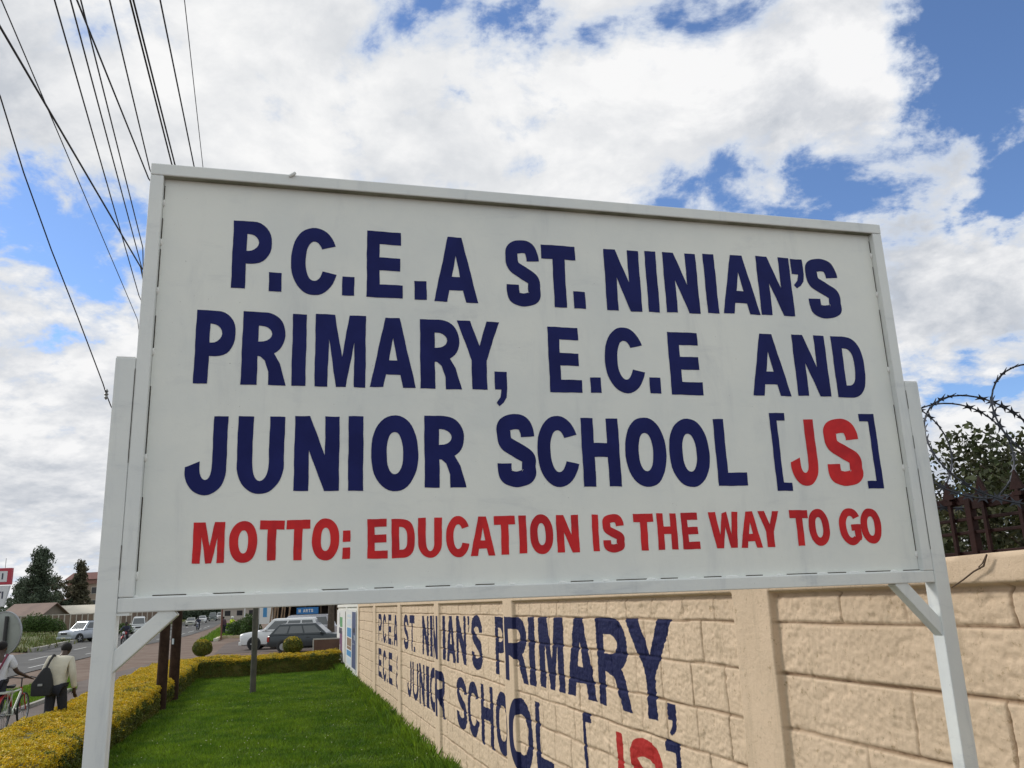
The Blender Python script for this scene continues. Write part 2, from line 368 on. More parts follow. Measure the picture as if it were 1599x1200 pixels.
for i in range(2, 30):
    a, b = RLs[i]*.14+RRs[i]*.86, RLs[i+1]*.14+RRs[i+1]*.86
    if i % 3 == 0: continue
    d = (b-a)[:2]/np.linalg.norm((b-a)[:2]); nx, ny = -d[1]*.06, d[0]*.06
    mb.poly([(a[0]+nx,a[1]+ny,g(a[1])+.036),(a[0]-nx,a[1]-ny,g(a[1])+.036),(b[0]-nx,b[1]-ny,g(b[1])+.036),(b[0]+nx,b[1]+ny,g(b[1])+.036)], [(0,1,2,3)])
tag(mb.build('road_markings', m_line), kind='structure')
# paved strip, grass strip by the people
m_pave = mat('pavement', (.16, .132, .118), .9, spec=.2, col2=(.125, .10, .09), vscale=.8, bump=.3, bscale=20)
pa = [gp(*p) for p in ((-60, 1120), (40, 1092), (110, 1069), (170, 1054), (240, 1036))]; pb = [gp(*p) for p in ((-60, 1160), (40, 1128), (120, 1096), (180, 1075), (240, 1050))]
tag(sheet('footpath', resample(pa, 16), resample(pb, 16), .02, m_pave), kind='structure')
# parking apron behind the far hedge
m_apron = mat('apron', (.15, .12, .108), .95, spec=.2, col2=(.11, .088, .08), vscale=.35, bump=.3, bscale=12)
ap1 = [gp(*p) for p in ((335, 1022), (352, 1006), (372, 1001), (400, 999))]
ap2 = [p+np.array([22, 4, 0]) for p in ap1]
tag(sheet('parking_apron', ap1, ap2, .018, m_apron), kind='structure')

# ---- lawn
m_lawn = mat('lawn_soil', (.035, .065, .014), .95, col2=(.055, .06, .02), vscale=2)
lw = []; lb = []
for t in np.linspace(0, 1, 30):
    y = 1.0+30.6*t
    lw.append((HA[0]+hd[0]/hd[1]*(y-HA[1]), y, LAWN)); lb.append((WP[0]+ws*(y-WP[1])+.05, y, LAWN))
o = sheet('lawn', lw, lb, 0, m_lawn, 8, lambda x, y: LAWN-.012); tag(o, kind='structure')
m_grass = mat('grass_blade', (.185, .30, .016), .6, col2=(.085, .185, .010), vscale=1.6, island=.45, trans=.35)
def blades(n, xy, h0, h1, w, lean, zb):
    h = rng.uniform(h0, h1, n); a = rng.uniform(0, 2*np.pi, n); l = rng.uniform(0, lean, n)*h
    la = rng.uniform(0, 2*np.pi, n); dx, dy = np.cos(a)*w/2, np.sin(a)*w/2
    x, y = xy[:, 0], xy[:, 1]; z = np.broadcast_to(zb, x.shape)
    V = np.empty((n, 4, 3)); V[:, 0] = np.stack([x-dx, y-dy, z], -1); V[:, 1] = np.stack([x+dx, y+dy, z], -1)
    V[:, 2] = np.stack([x+np.cos(la)*l*.4+dx*.7, y+np.sin(la)*l*.4+dy*.7, z+h*.6], -1); V[:, 3] = np.stack([x+np.cos(la)*l, y+np.sin(la)*l, z+h], -1)
    i = np.arange(n)*4; Fq = np.stack([i, i+1, i+2, i+3], -1)
    return V.reshape(-1, 3), Fq
def lawn_pts(n, y0, y1, p=1.):
    y = y0+(y1-y0)*rng.random(n)**p
    xl = HA[0]+hd[0]/hd[1]*(y-HA[1]); xr = WP[0]+ws*(y-WP[1])
    return np.stack([xl+(xr-xl)*rng.random(n), y], -1)
pts = np.concatenate([lawn_pts(230000, 12, 31.3, 1.25), lawn_pts(40000, 3, 12)])
k = fbm(pts[:, 0]*1.1, pts[:, 1]*1.1, 3); V, Fq = blades(len(pts), pts, .025, .07, .013, .9, LAWN-.012)
V = V.reshape(-1, 4, 3); V[:, 2:, 2] += ((k-.4)*.10).clip(-.02, .06)[:, None]*np.array([.6, 1]); V = V.reshape(-1, 3)
tag(npmesh('grass', V, Fq, m_grass), 'short mown bright green lawn grass between hedge and painted wall', 'grass', kind='stuff')
# longer tufts along the foot of the wall
n = 9000; u = rng.uniform(5, 32, n); cl = fbm(u*1.7, u*0+3, 3); keep = rng.random(n) < (cl-.25)*2; u = u[keep]; off = np.abs(rng.normal(0, .16, len(u)))+.03
p = WP[None]+wd[None]*u[:, None]+wn[None]*off[:, None]
V, Fq = blades(len(u), p[:, :2], .10, .30, .011, .7, LAWN-.02)
tag(npmesh('long_grass', V, Fq, m_grass), 'long uncut grass tufts along the foot of the cream wall', 'grass', kind='stuff')
# clover flowers
m_flower = mat('clover_flower', (.50, .52, .30), .8)
pf = lawn_pts(190, 12, 27, 1.4); mb = MB()
for x, y in pf:
    if vnoise(np.array([x*.7]), np.array([y*.7]))[0] > .45: mb.ell((x, y, LAWN+.07+random.random()*.02), (.009, .009, .008), 6, 4)
tag(mb.build('clover_flowers', m_flower), 'tiny white clover flowers scattered over the lawn', 'flowers', kind='stuff')

# ================================================================== SIGN BOARD
YA = R(14.7313); SP = np.array([-1.0402, 2.2258, 0]); sd = np.array([math.cos(YA), math.sin(YA), 0]); sn = np.array([-math.sin(YA), math.cos(YA), 0])
def suz(px, py):
    p = onplane(px, py, SP, sn); return float(np.dot(p-SP, sd)), float(p[2])
RECESS = .024
SPp = SP+sn*RECESS
def suzp(px, py):                          # on the recessed panel
    p = onplane(px, py, SPp, sn); return float(np.dot(p-SPp, sd)), float(p[2])
def white_paint(name, base, dirt, amt):
    m = bpy.data.materials.new(name); m.use_nodes = True; t = m.node_tree; b = t.nodes['Principled BSDF']
    o = nd(t, 'ShaderNodeTexCoord').outputs['Object']
    mp = nd(t, 'ShaderNodeMapping'); mp.inputs['Scale'].default_value = (6, 6, 1.2); t.links.new(o, mp.inputs[0])
    f1 = mrange(t, noise(t, mp.outputs[0], 1.6, 8, .65, .4), .50, .74)
    mp2 = nd(t, 'ShaderNodeMapping'); mp2.inputs['Scale'].default_value = (1.4, 1.4, 5); t.links.new(o, mp2.inputs[0])
    f2 = mrange(t, noise(t, mp2.outputs[0], 2.4, 8, .7, .3), .54, .74)
    f3 = mrange(t, noise(t, o, 160, 2, .5), .71, .78)
    f = mth(t, 'ADD', mth(t, 'MULTIPLY', f1, amt), mth(t, 'MULTIPLY', f2, amt*.9))
    c = mixc(t, mth(t, 'MINIMUM', f, 1.), base, dirt)
    fl = mrange(t, noise(t, o, 2.0, 5, .6), .35, .65)
    c = mixc(t, fl, c, mixc(t, 1., c, (.90, .915, .94), 'MULTIPLY'))
    c = mixc(t, mth(t, 'MULTIPLY', mth(t, 'MULTIPLY', f3, .5), mrange(t, noise(t, o, 3, 2), .5, .6)), c, (.12, .11, .10))
    t.links.new(c, b.inputs['Base Color']); b.inputs['Roughness'].default_value = .42
    bn = nd(t, 'ShaderNodeBump'); bn.inputs['Strength'].default_value = .12; bn.inputs['Distance'].default_value = .004
    t.links.new(noise(t, o, 60, 6, .65), bn.inputs['Height']); t.links.new(bn.outputs[0], b.inputs['Normal'])
    return m
m_panel = white_paint('panel_white', (.80, .815, .77), (.56, .58, .59), .38)
m_frame = white_paint('frame_white', (.77, .79, .77), (.46, .49, .52), .5)
m_navy = mat('navy_paint', (.0085, .012, .092), .55, col2=(.012, .017, .118), vscale=9, bump=.05, bscale=60, spec=.15)
m_red = mat('red_paint', (.66, .022, .024), .5, col2=(.47, .013, .020), vscale=10, bump=.05, bscale=60, spec=.25)
m_gap = mat('dark_gap', (.07, .055, .04), .9, var=.5, vscale=30); m_weld = mat('weld_paint', (.80, .80, .78), .5)
SW, Z0, Z1, FT, FD = 2.5, 2.095, 3.38, .037, .050
sign = thing('sign_board', SP, YA, 'large white school sign board on two square steel posts, navy and red hand lettering', 'sign')
def sbox(name, a, b, m, bev=.003, parent=sign): return MB().box(a, b).build(name, m, parent, bevel=bev)
# posts stand just outside the frame
for x0, x1, zt in ((-.0525, -.0005, 2.78), (2.5005, 2.5545, 2.781)):
    po = sbox('post', (x0, .0, -.6), (x1, .052, zt), m_frame)
    MB().box((x0+.002, .002, zt), (x1-.002, .050, zt+.003)).build('end_cap', m_weld, po)
sbox('frame_rail', (0, 0, Z1-FT), (SW, FD, Z1), m_frame)
sbox('frame_rail', (0, .0015, Z0), (SW, FD, Z0+FT+.001), m_frame)
for x0 in (0, SW-FT):
    sbox('frame_stile', (x0, .001, Z0+FT+.0015), (x0+FT, FD, Z1-FT-.0005), m_frame)
pan = sbox('panel', (FT+.0008, RECESS, Z0+FT+.0015), (SW-FT-.0008, RECESS+.012, Z1-FT-.0015), m_panel, 0)
sbox('backing', (FT-.01, RECESS+.014, Z0+FT-.01), (SW-FT+.01, RECESS+.02, Z1-FT+.01), m_gap, 0)
# weld beads and open slits round the panel
mbw = MB(); mbg = MB()
z = Z0+FT+.0015
for x in np.arange(.05, SW-.04, .145):
    mbw.ell((x+random.uniform(-.02, .02), RECESS-.002, z+.002), (.012+random.random()*.012, .006, .0045), 8, 6)
    if random.random() < .85: mbg.box((x+.03, RECESS-.0015, z+.0019), (x+.03+random.uniform(.05, .11), RECESS+.004, z+.0046))
for x, sg in ((FT+.002, 1), (SW-FT-.002, -1)):
    zz_ = 2.2
    while zz_ < 3.3:
        l = random.uniform(.06, .22); mbg.box((x-.0011, RECESS-.0006, zz_), (x+.0011, RECESS+.002, min(zz_+l, 3.32))); mbw.ell((x, RECESS-.001, zz_-.012), (.0045, .005, .011), 8, 6); zz_ += l+random.uniform(.03, .14)
MB().box((FT, RECESS-.006, Z0+FT+.0011), (SW-FT, RECESS-.0007, Z0+FT+.0032)).build('sealant', m_weld, sign)
mbw.build('weld_bead', m_weld, sign, smooth=True); mbg.build('gap', m_gap, sign)
# seam where each frame stile meets its post
mbs = MB()
for x in (-.0002, SW+.0003):
    for k in range(6):
        a = random.uniform(2.13, 2.7); mbs.box((x-.0006, -.0004, a), (x+.0006, .0005, a+random.uniform(.03, .12)))
mbs.build('seam', m_gap, sign)
m_railshade = mat('rail_shade', (.16, .165, .12), .9, col2=(.34, .34, .28), vscale=5)
MB().box((FT+.001, .003, Z1-FT-.0012), (SW-FT-.001, RECESS-.0005, Z1-FT-.0002)).build('rail_shade', m_railshade, sign)  # shade under the top rail, painted in as a thin dark strip
# corner braces
def brace(x0, z0, x1, z1):
    return MB().bar((x0, .026, z0), (x1, .026, z1), .040, .040, up=(0, -1, 0)).build('brace', m_frame, sign, bevel=.003)
brace(-.022, 1.955, .135, 2.1); brace(2.527, 1.925, 2.362, 2.104)
# gusset shoulder between post and rail
MB().box((-.0005, .004, 2.088), (.03, .046, 2.0945)).build('weld_plate', m_frame, sign)
# bent bolt stub on top rail
MB().tube([(.395, -.002, 3.372), (.405, -.005, 3.378), (.412, -.004, 3.384)], .005, 8).build('bolt', m_frame, sign, smooth=True)
ROWS = {
 ('P.C.E.A ST. NINIAN\'S', 'navy'): [('P',362.8,423.9,346.5,451.6,'m'),('.',419.8,439.6,426.3,455.8,'m'),('C',454.2,523.8,356.1,461.5,'m'),('.',534.3,553.3,432.9,462.1,'m'),('E',572.8,628.5,362.5,465.4,'m'),('.',647.1,666.1,439.5,468.4,'m'),('A',677.9,746.7,371.3,472.5,'b'),
  ('S',790.1,842,376.1,478.8,'m'),('T',844.1,897.1,384,480.2,'t'),('.',895.7,914.1,455.9,482.4,'m'),('N',945,999.4,391,486,'m'),('I',1009.5,1026.6,393.2,487.8,'m'),('N',1037.5,1089.3,396,488.9,'m'),('I',1101,1118.4,397.5,489.6,'m'),('A',1130,1187.3,399.7,490.7,'b'),('N',1184.4,1235.9,402.2,492.9,'m'),("'",1235.9,1254.7,405.5,450.8,'m'),('S',1260.5,1309.5,405.1,497.6,'m')],
 ('PRIMARY, E.C.E AND', 'navy'): [('P',304.5,367,485.5,599.7,'m'),('R',377.8,447.5,487.9,601.7,'m'),('I',456.2,478.1,490.9,603,'m'),('M',492,571,492.3,604.8,'m'),('A',577.7,649.3,497,605.4,'b'),('R',656.1,720,500,607.8,'m'),('Y',713.5,779,502,608.5,'t'),(',',773,792.2,581.1,634.8,'m'),
  ('E',856.8,906.5,511.7,613.3,'m'),('.',921.9,938.4,589.8,613.6,'m'),('C',944.3,1003.9,512,614.3,'m'),('.',1014.7,1031.9,589.8,614.7,'m'),('E',1045.2,1094,519.8,617.1,'m'),('A',1176.2,1235.8,522.2,618.5,'b'),('N',1241,1291.8,524,618.9,'m'),('D',1302.7,1349.6,526.8,621.3,'m')],
 ('JUNIOR SCHOOL', 'navy'): [('J',289.9,354,650.1,774.1,'m'),('U',370,443.6,650.7,772,'m'),('N',459.5,529.8,650.4,767.2,'m'),('I',543.9,567.3,650.4,766.6,'m'),('O',579.3,653.2,649.2,767.5,'m'),('R',662.8,727.3,650.1,761.8,'m'),
  ('S',776.4,835.4,647.1,760.9,'m'),('C',839,901.2,649.9,760.9,'m'),('H',909,967.5,653.6,760.1,'m'),('O',976.4,1040.2,652.4,760.9,'m'),('O',1045.1,1107.7,654.4,760.9,'m'),('L',1122.4,1168,655.2,758.9,'b'),('[',1207.3,1231,645.4,767,'m'),(']',1348,1372,647,763.3,'m')],
 ('JS', 'red'): [('J',1233,1275,655.2,759.3,'m'),('S',1289.4,1342.7,654.4,759.3,'m')],
 ('MOTTO: EDUCATION IS THE WAY TO GO', 'red'): [('M',301,350.6,815.9,880,'m'),('O',357.8,401.9,813.9,879.3,'m'),('T',406.2,444.5,813.1,875.7,'t'),('T',447.6,484.6,812.3,875,'t'),('O',487,529.6,809.6,875.7,'m'),(':',535,546.9,828.9,873,'m'),('E',573.7,605.2,810.7,872.6,'m'),('D',611.5,647.8,810.7,871.8,'m'),('U',652.9,690.3,808.8,871.4,'m'),('C',696.6,732,806,870.6,'m'),('A',735.2,773.8,806.8,868.3,'b'),('T',770.7,803.8,806,866.3,'t'),('I',810.5,822.3,805.2,864.7,'m'),('O',827.4,863.7,803.6,865.5,'m'),('N',869.2,903.9,804.4,863.1,'m'),
  ('I',925,935,803.8,861.3,'m'),('S',941.3,974.4,803.1,862.9,'m'),('T',987.9,1019.1,802.5,860,'t'),('H',1026.6,1057.3,801.9,858.8,'m'),('E',1064.8,1091.4,801,857.9,'m'),('W',1105.1,1151.1,799.7,856.3,'t'),('A',1157.7,1191.4,798.8,855.7,'b'),('Y',1182.4,1215.2,798.4,855,'t'),('T',1231.5,1260.2,796.9,852.9,'t'),('O',1262.7,1295.2,795,852.5,'m'),('G',1310.3,1344,794,851.6,'m'),('O',1344,1375.9,794,849.4,'m')]}
def densify(pl, step):
    out = []
    for i in range(len(pl)):
        a = pl[i]; b = pl[(i+1) % len(pl)]; n_ = max(1, int(math.hypot(b[0]-a[0], b[1]-a[1])/step))
        out += [(a[0]+(b[0]-a[0])*j/n_, a[1]+(b[1]-a[1])*j/n_) for j in range(n_)]
    return out
def wob(u, v):                             # slight waver of a hand-held brush
    return (u+.0005*math.sin(v*47+u*13)+.0003*math.sin(v*131+u*71), v+.0005*math.sin(u*53+v*17)+.0003*math.sin(u*149))
for (txt, colr), rows in ROWS.items():
    mb = MB()
    for ch, u0, v0, w_, h_ in place_glyphs(rows, suzp):
        for outl, holes in glyph(ch, w_, h_, .026 if ch in '[]' else None):
            loops = [[wob(u0+x, v0+y) for x, y in densify(l, .012)] for l in [outl]+holes]
            vs = [Vector((a, b, 0)) for l in loops for a, b in l]; 
            tri = tessellate_polygon([[Vector((a, b, 0)) for a, b in l] for l in loops])
            mb.poly([(v.x, RECESS-.0011, v.y) for v in vs], tri)
    o = mb.build('lettering', m_navy if colr == 'navy' else m_red, sign)
    o['label'] = colr+' hand-painted lettering reading '+txt.replace("'", '').replace(':', '')

# ================================================================== BOUNDARY WALL
ZB, ZC, ZTOP = -.6, 2.08, 2.185
us = np.concatenate([np.arange(-.7, 2.6, .007), np.arange(2.6, 3.0, .009), np.arange(3.0, 8.0, .013), np.arange(8, 24.2, .0145), np.arange(24.2, 33.5, .05)])
vsz = np.concatenate([np.arange(ZB, -.3, .05), np.arange(-.3, 1.0, .0115), np.arange(1.0, ZTOP+.001, .0085)]); vsz[-1] = ZTOP
U, Zv = np.meshgrid(us, vsz)
hgt = np.zeros_like(U)
PIL = [(-2.9, -2.5), (1.53, 1.905), (6.47, 6.87), (10.77, 11.16), (15.0, 15.42), (19.55, 20.1), (24.1, 24.7), (28.6, 29.1)]
def sst(x, a, b): t = np.clip((x-a)/(b-a), 0, 1); return t*t*(3-2*t)
ispil = np.zeros_like(U)
for a, b in PIL: ispil = np.maximum(ispil, sst(U, a-.012, a+.012)*(1-sst(U, b-.012, b+.012)))
isco = sst(Zv, ZC-.008, ZC+.010)
base = np.maximum(ispil, isco)
JO = [1.932, 1.690, 1.436, 1.192, .948, .704, .460, .216, -.03, -.28]
wavy = (fbm(U*2.2, Zv*0+5.1, 3)-.5)*.018
joint = np.zeros_like(U)
for j in JO: joint = np.maximum(joint, np.exp(-((Zv-j-wavy)/(.0056+.0026*vnoise(U*3, U*0+j*7)))**4)*(.55+.6*vnoise(U*1.7, U*0+j*13)))
rs = np.random.default_rng(3)
edges = [2.08]+JO
vj = np.zeros_like(U); blockid = np.zeros_like(U)
for r_ in range(len(edges)-1):
    zt_, zb_ = edges[r_], edges[r_+1]; row = (Zv < zt_) & (Zv >= zb_)
    if r_ == 0: near = [.074, .606, 1.021]
    elif r_ == 1: near = [-.35]
    elif r_ == 2: near = [.174, .642]
    elif r_ == 3: near = [.45, .96]
    else: near = list(np.arange(-.9, 1.4, .45)+rs.uniform(-.05, .05))
    x = 2.115 if r_ in (2, 3) else 2.25+rs.uniform(-.1, .2); lst = list(near)
    while x < 33: lst.append(x); x += rs.uniform(.36, .50)
    for q in lst:
        st = .5+.8*rs.random(); ci = np.where(np.abs(us-q) < .09)[0]; ri = np.where((vsz < zt_) & (vsz >= zb_))[0]
        if len(ci) == 0: continue
        ss_ = np.ix_(ri, ci); zq = Zv[ss_]; dz_ = (fbm(zq*6, zq*0+q, 2)-.5)*.02
        vj[ss_] = np.maximum(vj[ss_], np.exp(-((U[ss_]-q-dz_)/(.0055+.0005*max(q, 0)))**4)*st*(.35+.8*vnoise(zq*7, zq*0+q*3)))
    for k_, q in enumerate(sorted(lst)): blockid = np.where(row & (U > q), rs.random(), blockid)
fade = 1-np.clip(base, 0, 1)
rough1 = fbm(U*13+fbm(U*5, Zv*5, 2)*2, Zv*19, 5, .62)-.5; rough2 = fbm(U*48+5, Zv*58, 4, .7)-.5
pits = -np.clip(fbm(U*24+3, Zv*30+8, 3)-.60, 0, .2)*.09
chip = -np.clip(fbm(U*8+13+fbm(U*9, Zv*9, 2)*1.5, Zv*15+2, 5, .65)-.56, 0, .15)*.10
rand_amp = .45+.9*vnoise(blockid*91, blockid*57)
hgt = base*.036 + fade*(rand_amp*(rough1*.0080+chip*.40)+pits*.25+(blockid-.5)*.004-(np.maximum(joint, vj))*.016) + rough2*.0085*(fade*.9+.25) + (fbm(U*5, Zv*5, 3)-.5)*.007*base
hgt -= .02*np.exp(-((Zv-(ZC-.012))/.012)**2)*fade
hgt -= .03*sst(Zv, ZTOP-.012, ZTOP+.004)*vnoise(U*9, U*0)
Zs = Zv-.005*np.clip(U, 0, 40)*1.0          # the wall falls gently with the street
Zs += (fbm(U*1.3, U*0+2, 3)-.5)*.02*sst(Zv, ZTOP-.06, ZTOP)
Vw = np.stack([WP[0]+wd[0]*U+wn[0]*hgt, WP[1]+wd[1]*U+wn[1]*hgt, Zs], -1).reshape(-1, 3)
idx = np.arange(U.size).reshape(U.shape); Fw = np.stack([idx[:-1,:-1], idx[1:,:-1], idx[1:,1:], idx[:-1,1:]], -1).reshape(-1, 4)
WROWS = [('P',591,596,959,1001.5,'m'),('.',595.6,597,997,1002,'m'),('C',597.7,602.6,959.5,1004.5,'m'),('.',603.4,604.8,999,1004.5,'m'),('E',606.1,611,960,1006.7,'m'),('.',611.7,613.2,1002,1007.5,'m'),('A',614.6,620.8,960.5,1009,'b'),
 ('S',630.5,637.6,960,1014.5,'m'),('T',639.2,647,961,1016.8,'t'),('.',646,648.2,1010.5,1018.3,'m'),('N',659.5,669.2,962,1023.5,'m'),('I',671.5,675.4,962,1025.8,'m'),('N',676.7,686.8,962,1028.5,'m'),('I',691,695.5,962,1030.7,'m'),('A',697.5,711.7,962,1034.5,'b'),('N',712.5,727.5,962.2,1037,'m'),("'",730,733,962.5,989.5,'m'),('S',736.3,752.8,961,1046.5,'m'),
 ('P',773.6,791.2,963.2,1054.8,'m'),('R',793.5,823.5,963.5,1065,'m'),('I',825.6,835.2,963.8,1070.7,'m'),('M',841.8,880,964.3,1077,'m'),('A',887.3,932.2,965,1090.6,'b'),('R',932.9,983,965,1105.8,'m'),('Y',975,1048,966.4,1122,'t'),(',',1043,1056.5,1099.3,1150,'m'),
 ('E',591,595.6,1012.8,1057.8,'m'),('.',595.7,597,1054,1060,'m'),('C',597.7,603.2,1015.8,1064.5,'m'),('.',604,605.3,1060,1066,'m'),('E',607,612.7,1019.5,1069,'m'),('&',618,623.4,1024,1077,'m'),
 ('J',636,642.5,1032.3,1088.5,'m'),('U',644,653.2,1035,1094.5,'m'),('N',654.5,663.1,1037.5,1101,'m'),('I',665.5,670,1041,1105.8,'m'),('O',671.2,683.5,1042.8,1112.5,'m'),('R',683.5,695,1048,1121,'m'),
 ('S',713.5,728.5,1058,1138.8,'m'),('C',730.4,747.3,1064.7,1151,'m'),('H',751.4,770.4,1071.3,1166,'m'),('O',774.4,797,1081,1180,'m'),('O',800.1,831.7,1091.3,1204.4,'m'),('L',839,866,1101.5,1210,'b'),('[',912,925,1114.5,1228,'m'),(']',1043.4,1066,1158.8,1295,'m')]
WRED = [('J',948,974.5,1142,1262,'m'),('S',987,1037,1156,1290,'m')]
def wuz_f(px, py):
    u_, z_ = wuz(px, py); return u_, z_+.005*max(u_, 0)
def sdf_field(rows):
    fld = np.full(U.shape, -.2, np.float32)
    for ch, u0, v0, w_, h_ in place_glyphs(rows, wuz_f):
        # the wall is read from right (near) to left (far): u runs backwards
        for outl, holes in glyph(ch, abs(w_), h_, .07 if ch in '[]' else None):
            pl = [[(u0-x, v0+y) for x, y in l] for l in [outl]+holes]
            a = np.array(pl[0]); x0, y0 = a.min(0)-.08; x1, y1 = a.max(0)+.08
            ci = np.where((us >= x0) & (us <= x1))[0]; ri = np.where((vsz >= y0) & (vsz <= y1))[0]
            if len(ci) == 0 or len(ri) == 0: continue
            sl_ = np.ix_(ri, ci); px_ = U[sl_]+(fbm(U[sl_]*11, Zv[sl_]*11, 2)-.5)*.010; py_ = Zv[sl_]+(fbm(U[sl_]*11+9, Zv[sl_]*11, 2)-.5)*.010
            dmin = np.full(px_.shape, 9.); ins = np.zeros(px_.shape, bool)
            for l in pl:
                for i in range(len(l)):
                    (ax, ay), (bx, by) = l[i], l[(i+1) % len(l)]
                    ex, ey = bx-ax, by-ay; ll = ex*ex+ey*ey+1e-12
                    tt = np.clip(((px_-ax)*ex+(py_-ay)*ey)/ll, 0, 1); dmin = np.minimum(dmin, np.hypot(px_-ax-tt*ex, py_-ay-tt*ey))
                    cr = ((ay > py_) != (by > py_)) & (px_ < ex*(py_-ay)/(ey if abs(ey) > 1e-9 else 1e-9)+ax); ins ^= cr
            fld[sl_] = np.maximum(fld[sl_], np.where(ins, dmin, -dmin))
    return fld
def wall_mat():
    m = bpy.data.materials.new('painted_block'); m.use_nodes = True; t = m.node_tree; b = t.nodes['Principled BSDF']
    o = nd(t, 'ShaderNodeTexCoord').outputs['Object']
    c = mixc(t, mrange(t, noise(t, o, 2.2, 8, .65), .35, .68), (.73, .565, .405), (.67, .52, .37))
    c = mixc(t, mth(t, 'MULTIPLY', mrange(t, noise(t, o, 26, 9, .75), .56, .68), .8), c, (.38, .265, .15))
    c = mixc(t, mth(t, 'MULTIPLY', mrange(t, noise(t, o, 60, 8, .75, .6), .60, .70), .6), c, (.30, .21, .12))
    c = mixc(t, mth(t, 'MULTIPLY', mrange(t, noise(t, o, 11, 6, .7), .60, .74), .5), c, (.50, .42, .30))
    mp = nd(t, 'ShaderNodeMapping'); mp.inputs['Scale'].default_value = (7, 7, .8); t.links.new(o, mp.inputs[0])
    c = mixc(t, mth(t, 'MULTIPLY', mrange(t, noise(t, mp.outputs[0], 1.5, 6, .6), .55, .75), .35), c, (.36, .28, .18))
    gr = nd(t, 'ShaderNodeAttribute', attribute_name='groove').outputs['Fac']
    c = mixc(t, mth(t, 'MULTIPLY', gr, .9), c, (.20, .115, .06))
    wt = nd(t, 'ShaderNodeAttribute', attribute_name='white_part').outputs['Fac']
    c = mixc(t, wt, c, (.72, .71, .66))
    for nm, cc in (('navy', (.010, .0135, .065)), ('red', (.42, .025, .022))):
        a = nd(t, 'ShaderNodeAttribute', attribute_name=nm).outputs['Fac']
        f = mrange(t, a, -.0025, .0025, smooth=False)
        f = mth(t, 'MULTIPLY', f, mrange(t, noise(t, o, 30, 6, .7), .80, .70))
        c = mixc(t, f, c, cc)
    t.links.new(c, b.inputs['Base Color']); b.inputs['Roughness'].default_value = .8; b.inputs['Specular IOR Level'].default_value = .2
    bn = nd(t, 'ShaderNodeBump'); bn.inputs['Strength'].default_value = .9; bn.inputs['Distance'].default_value = .006
    t.links.new(noise(t, o, 38, 10, .78), bn.inputs['Height']); t.links.new(bn.outputs[0], b.inputs['Normal'])
    return m
m_wall = wall_mat()
wall = thing('boundary_wall', WP, 0, 'long cream painted block wall with pilasters, navy and red school lettering painted on it', 'wall')
ob = npmesh('block_face', Vw-WP, Fw, m_wall, wall, smooth=True)
for nm, fld in (('navy', sdf_field(WROWS)), ('red', sdf_field(WRED)), ('groove', np.clip(np.maximum(joint, vj), 0, 1)*fade), ('white_part', sst(U, 24.3, 24.4))):
    at_ = ob.data.attributes.new(nm, 'FLOAT', 'POINT'); at_.data.foreach_set('value', fld.astype(np.float32).ravel())
# body of the wall behind the face: the far side, the top and the end
m_back = mat('wall_back', (.52, .40, .26), .85, var=.25, vscale=2, bump=.4)
mb = MB(); segs = 24
for i in range(segs):
    ua, ub = -1.2+34.7*i/segs, -1.2+34.7*(i+1)/segs
    za, zb_ = ZTOP-.005*max(ua, 0)-.004, ZTOP-.005*max(ub, 0)-.004
    A0, A1 = np.array(wpt(ua, .004))-WP, np.array(wpt(ub, .004))-WP; B0, B1 = np.array(wpt(ua, -.2))-WP, np.array(wpt(ub, -.2))-WP
    q = lambda p, z: (p[0], p[1], z)
    mb.poly([q(A0, za), q(A1, zb_), q(B1, zb_), q(B0, za), q(B0, ZB), q(B1, ZB)], [(0, 1, 2, 3), (3, 2, 5, 4)])
e0, e1 = np.array(wpt(33.5, .02))-WP, np.array(wpt(33.5, -.2))-WP
mb.poly([(e0[0], e0[1], ZB), (e1[0], e1[1], ZB), (e1[0], e1[1], 2.01), (e0[0], e0[1], 2.01)], [(0, 1, 2, 3)])
mb.build('wall_core', m_back, wall)
# ================================================================== FOLIAGE
def leaves(P, size, flat=None, n_out=None, asp=.55):
    """one diamond per point; flat: weight pulling the leaf to face outward normals"""
    n = len(P); a = rng.normal(size=(n, 3)); a /= np.linalg.norm(a, axis=1)[:, None]; b = rng.normal(size=(n, 3))
    if n_out is not None:
        nn = n_out+rng.normal(size=(n, 3))*flat; nn /= np.linalg.norm(nn, axis=1)[:, None]; a = np.cross(nn, a); a /= np.linalg.norm(a, axis=1)[:, None]; b = np.cross(nn, a)
    else:
        b -= (a*b).sum(1)[:, None]*a; b /= np.linalg.norm(b, axis=1)[:, None]
    s = (size*rng.uniform(.6, 1.3, n))[:, None] if np.isscalar(size) else (size*rng.uniform(.6, 1.3, n))[:, None]
    V = np.stack([P-a*s*.5, P+b*s*asp*.5, P+a*s*.5, P-b*s*asp*.5], 1).reshape(-1, 3)
    i = np.arange(n)*4; return V, np.stack([i, i+1, i+2, i+3], -1)
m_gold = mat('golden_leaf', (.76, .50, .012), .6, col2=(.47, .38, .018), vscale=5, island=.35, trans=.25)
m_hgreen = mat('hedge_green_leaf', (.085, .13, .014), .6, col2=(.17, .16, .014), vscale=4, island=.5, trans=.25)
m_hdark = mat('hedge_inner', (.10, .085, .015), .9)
m_twig = mat('twig', (.09, .06, .04), .9)
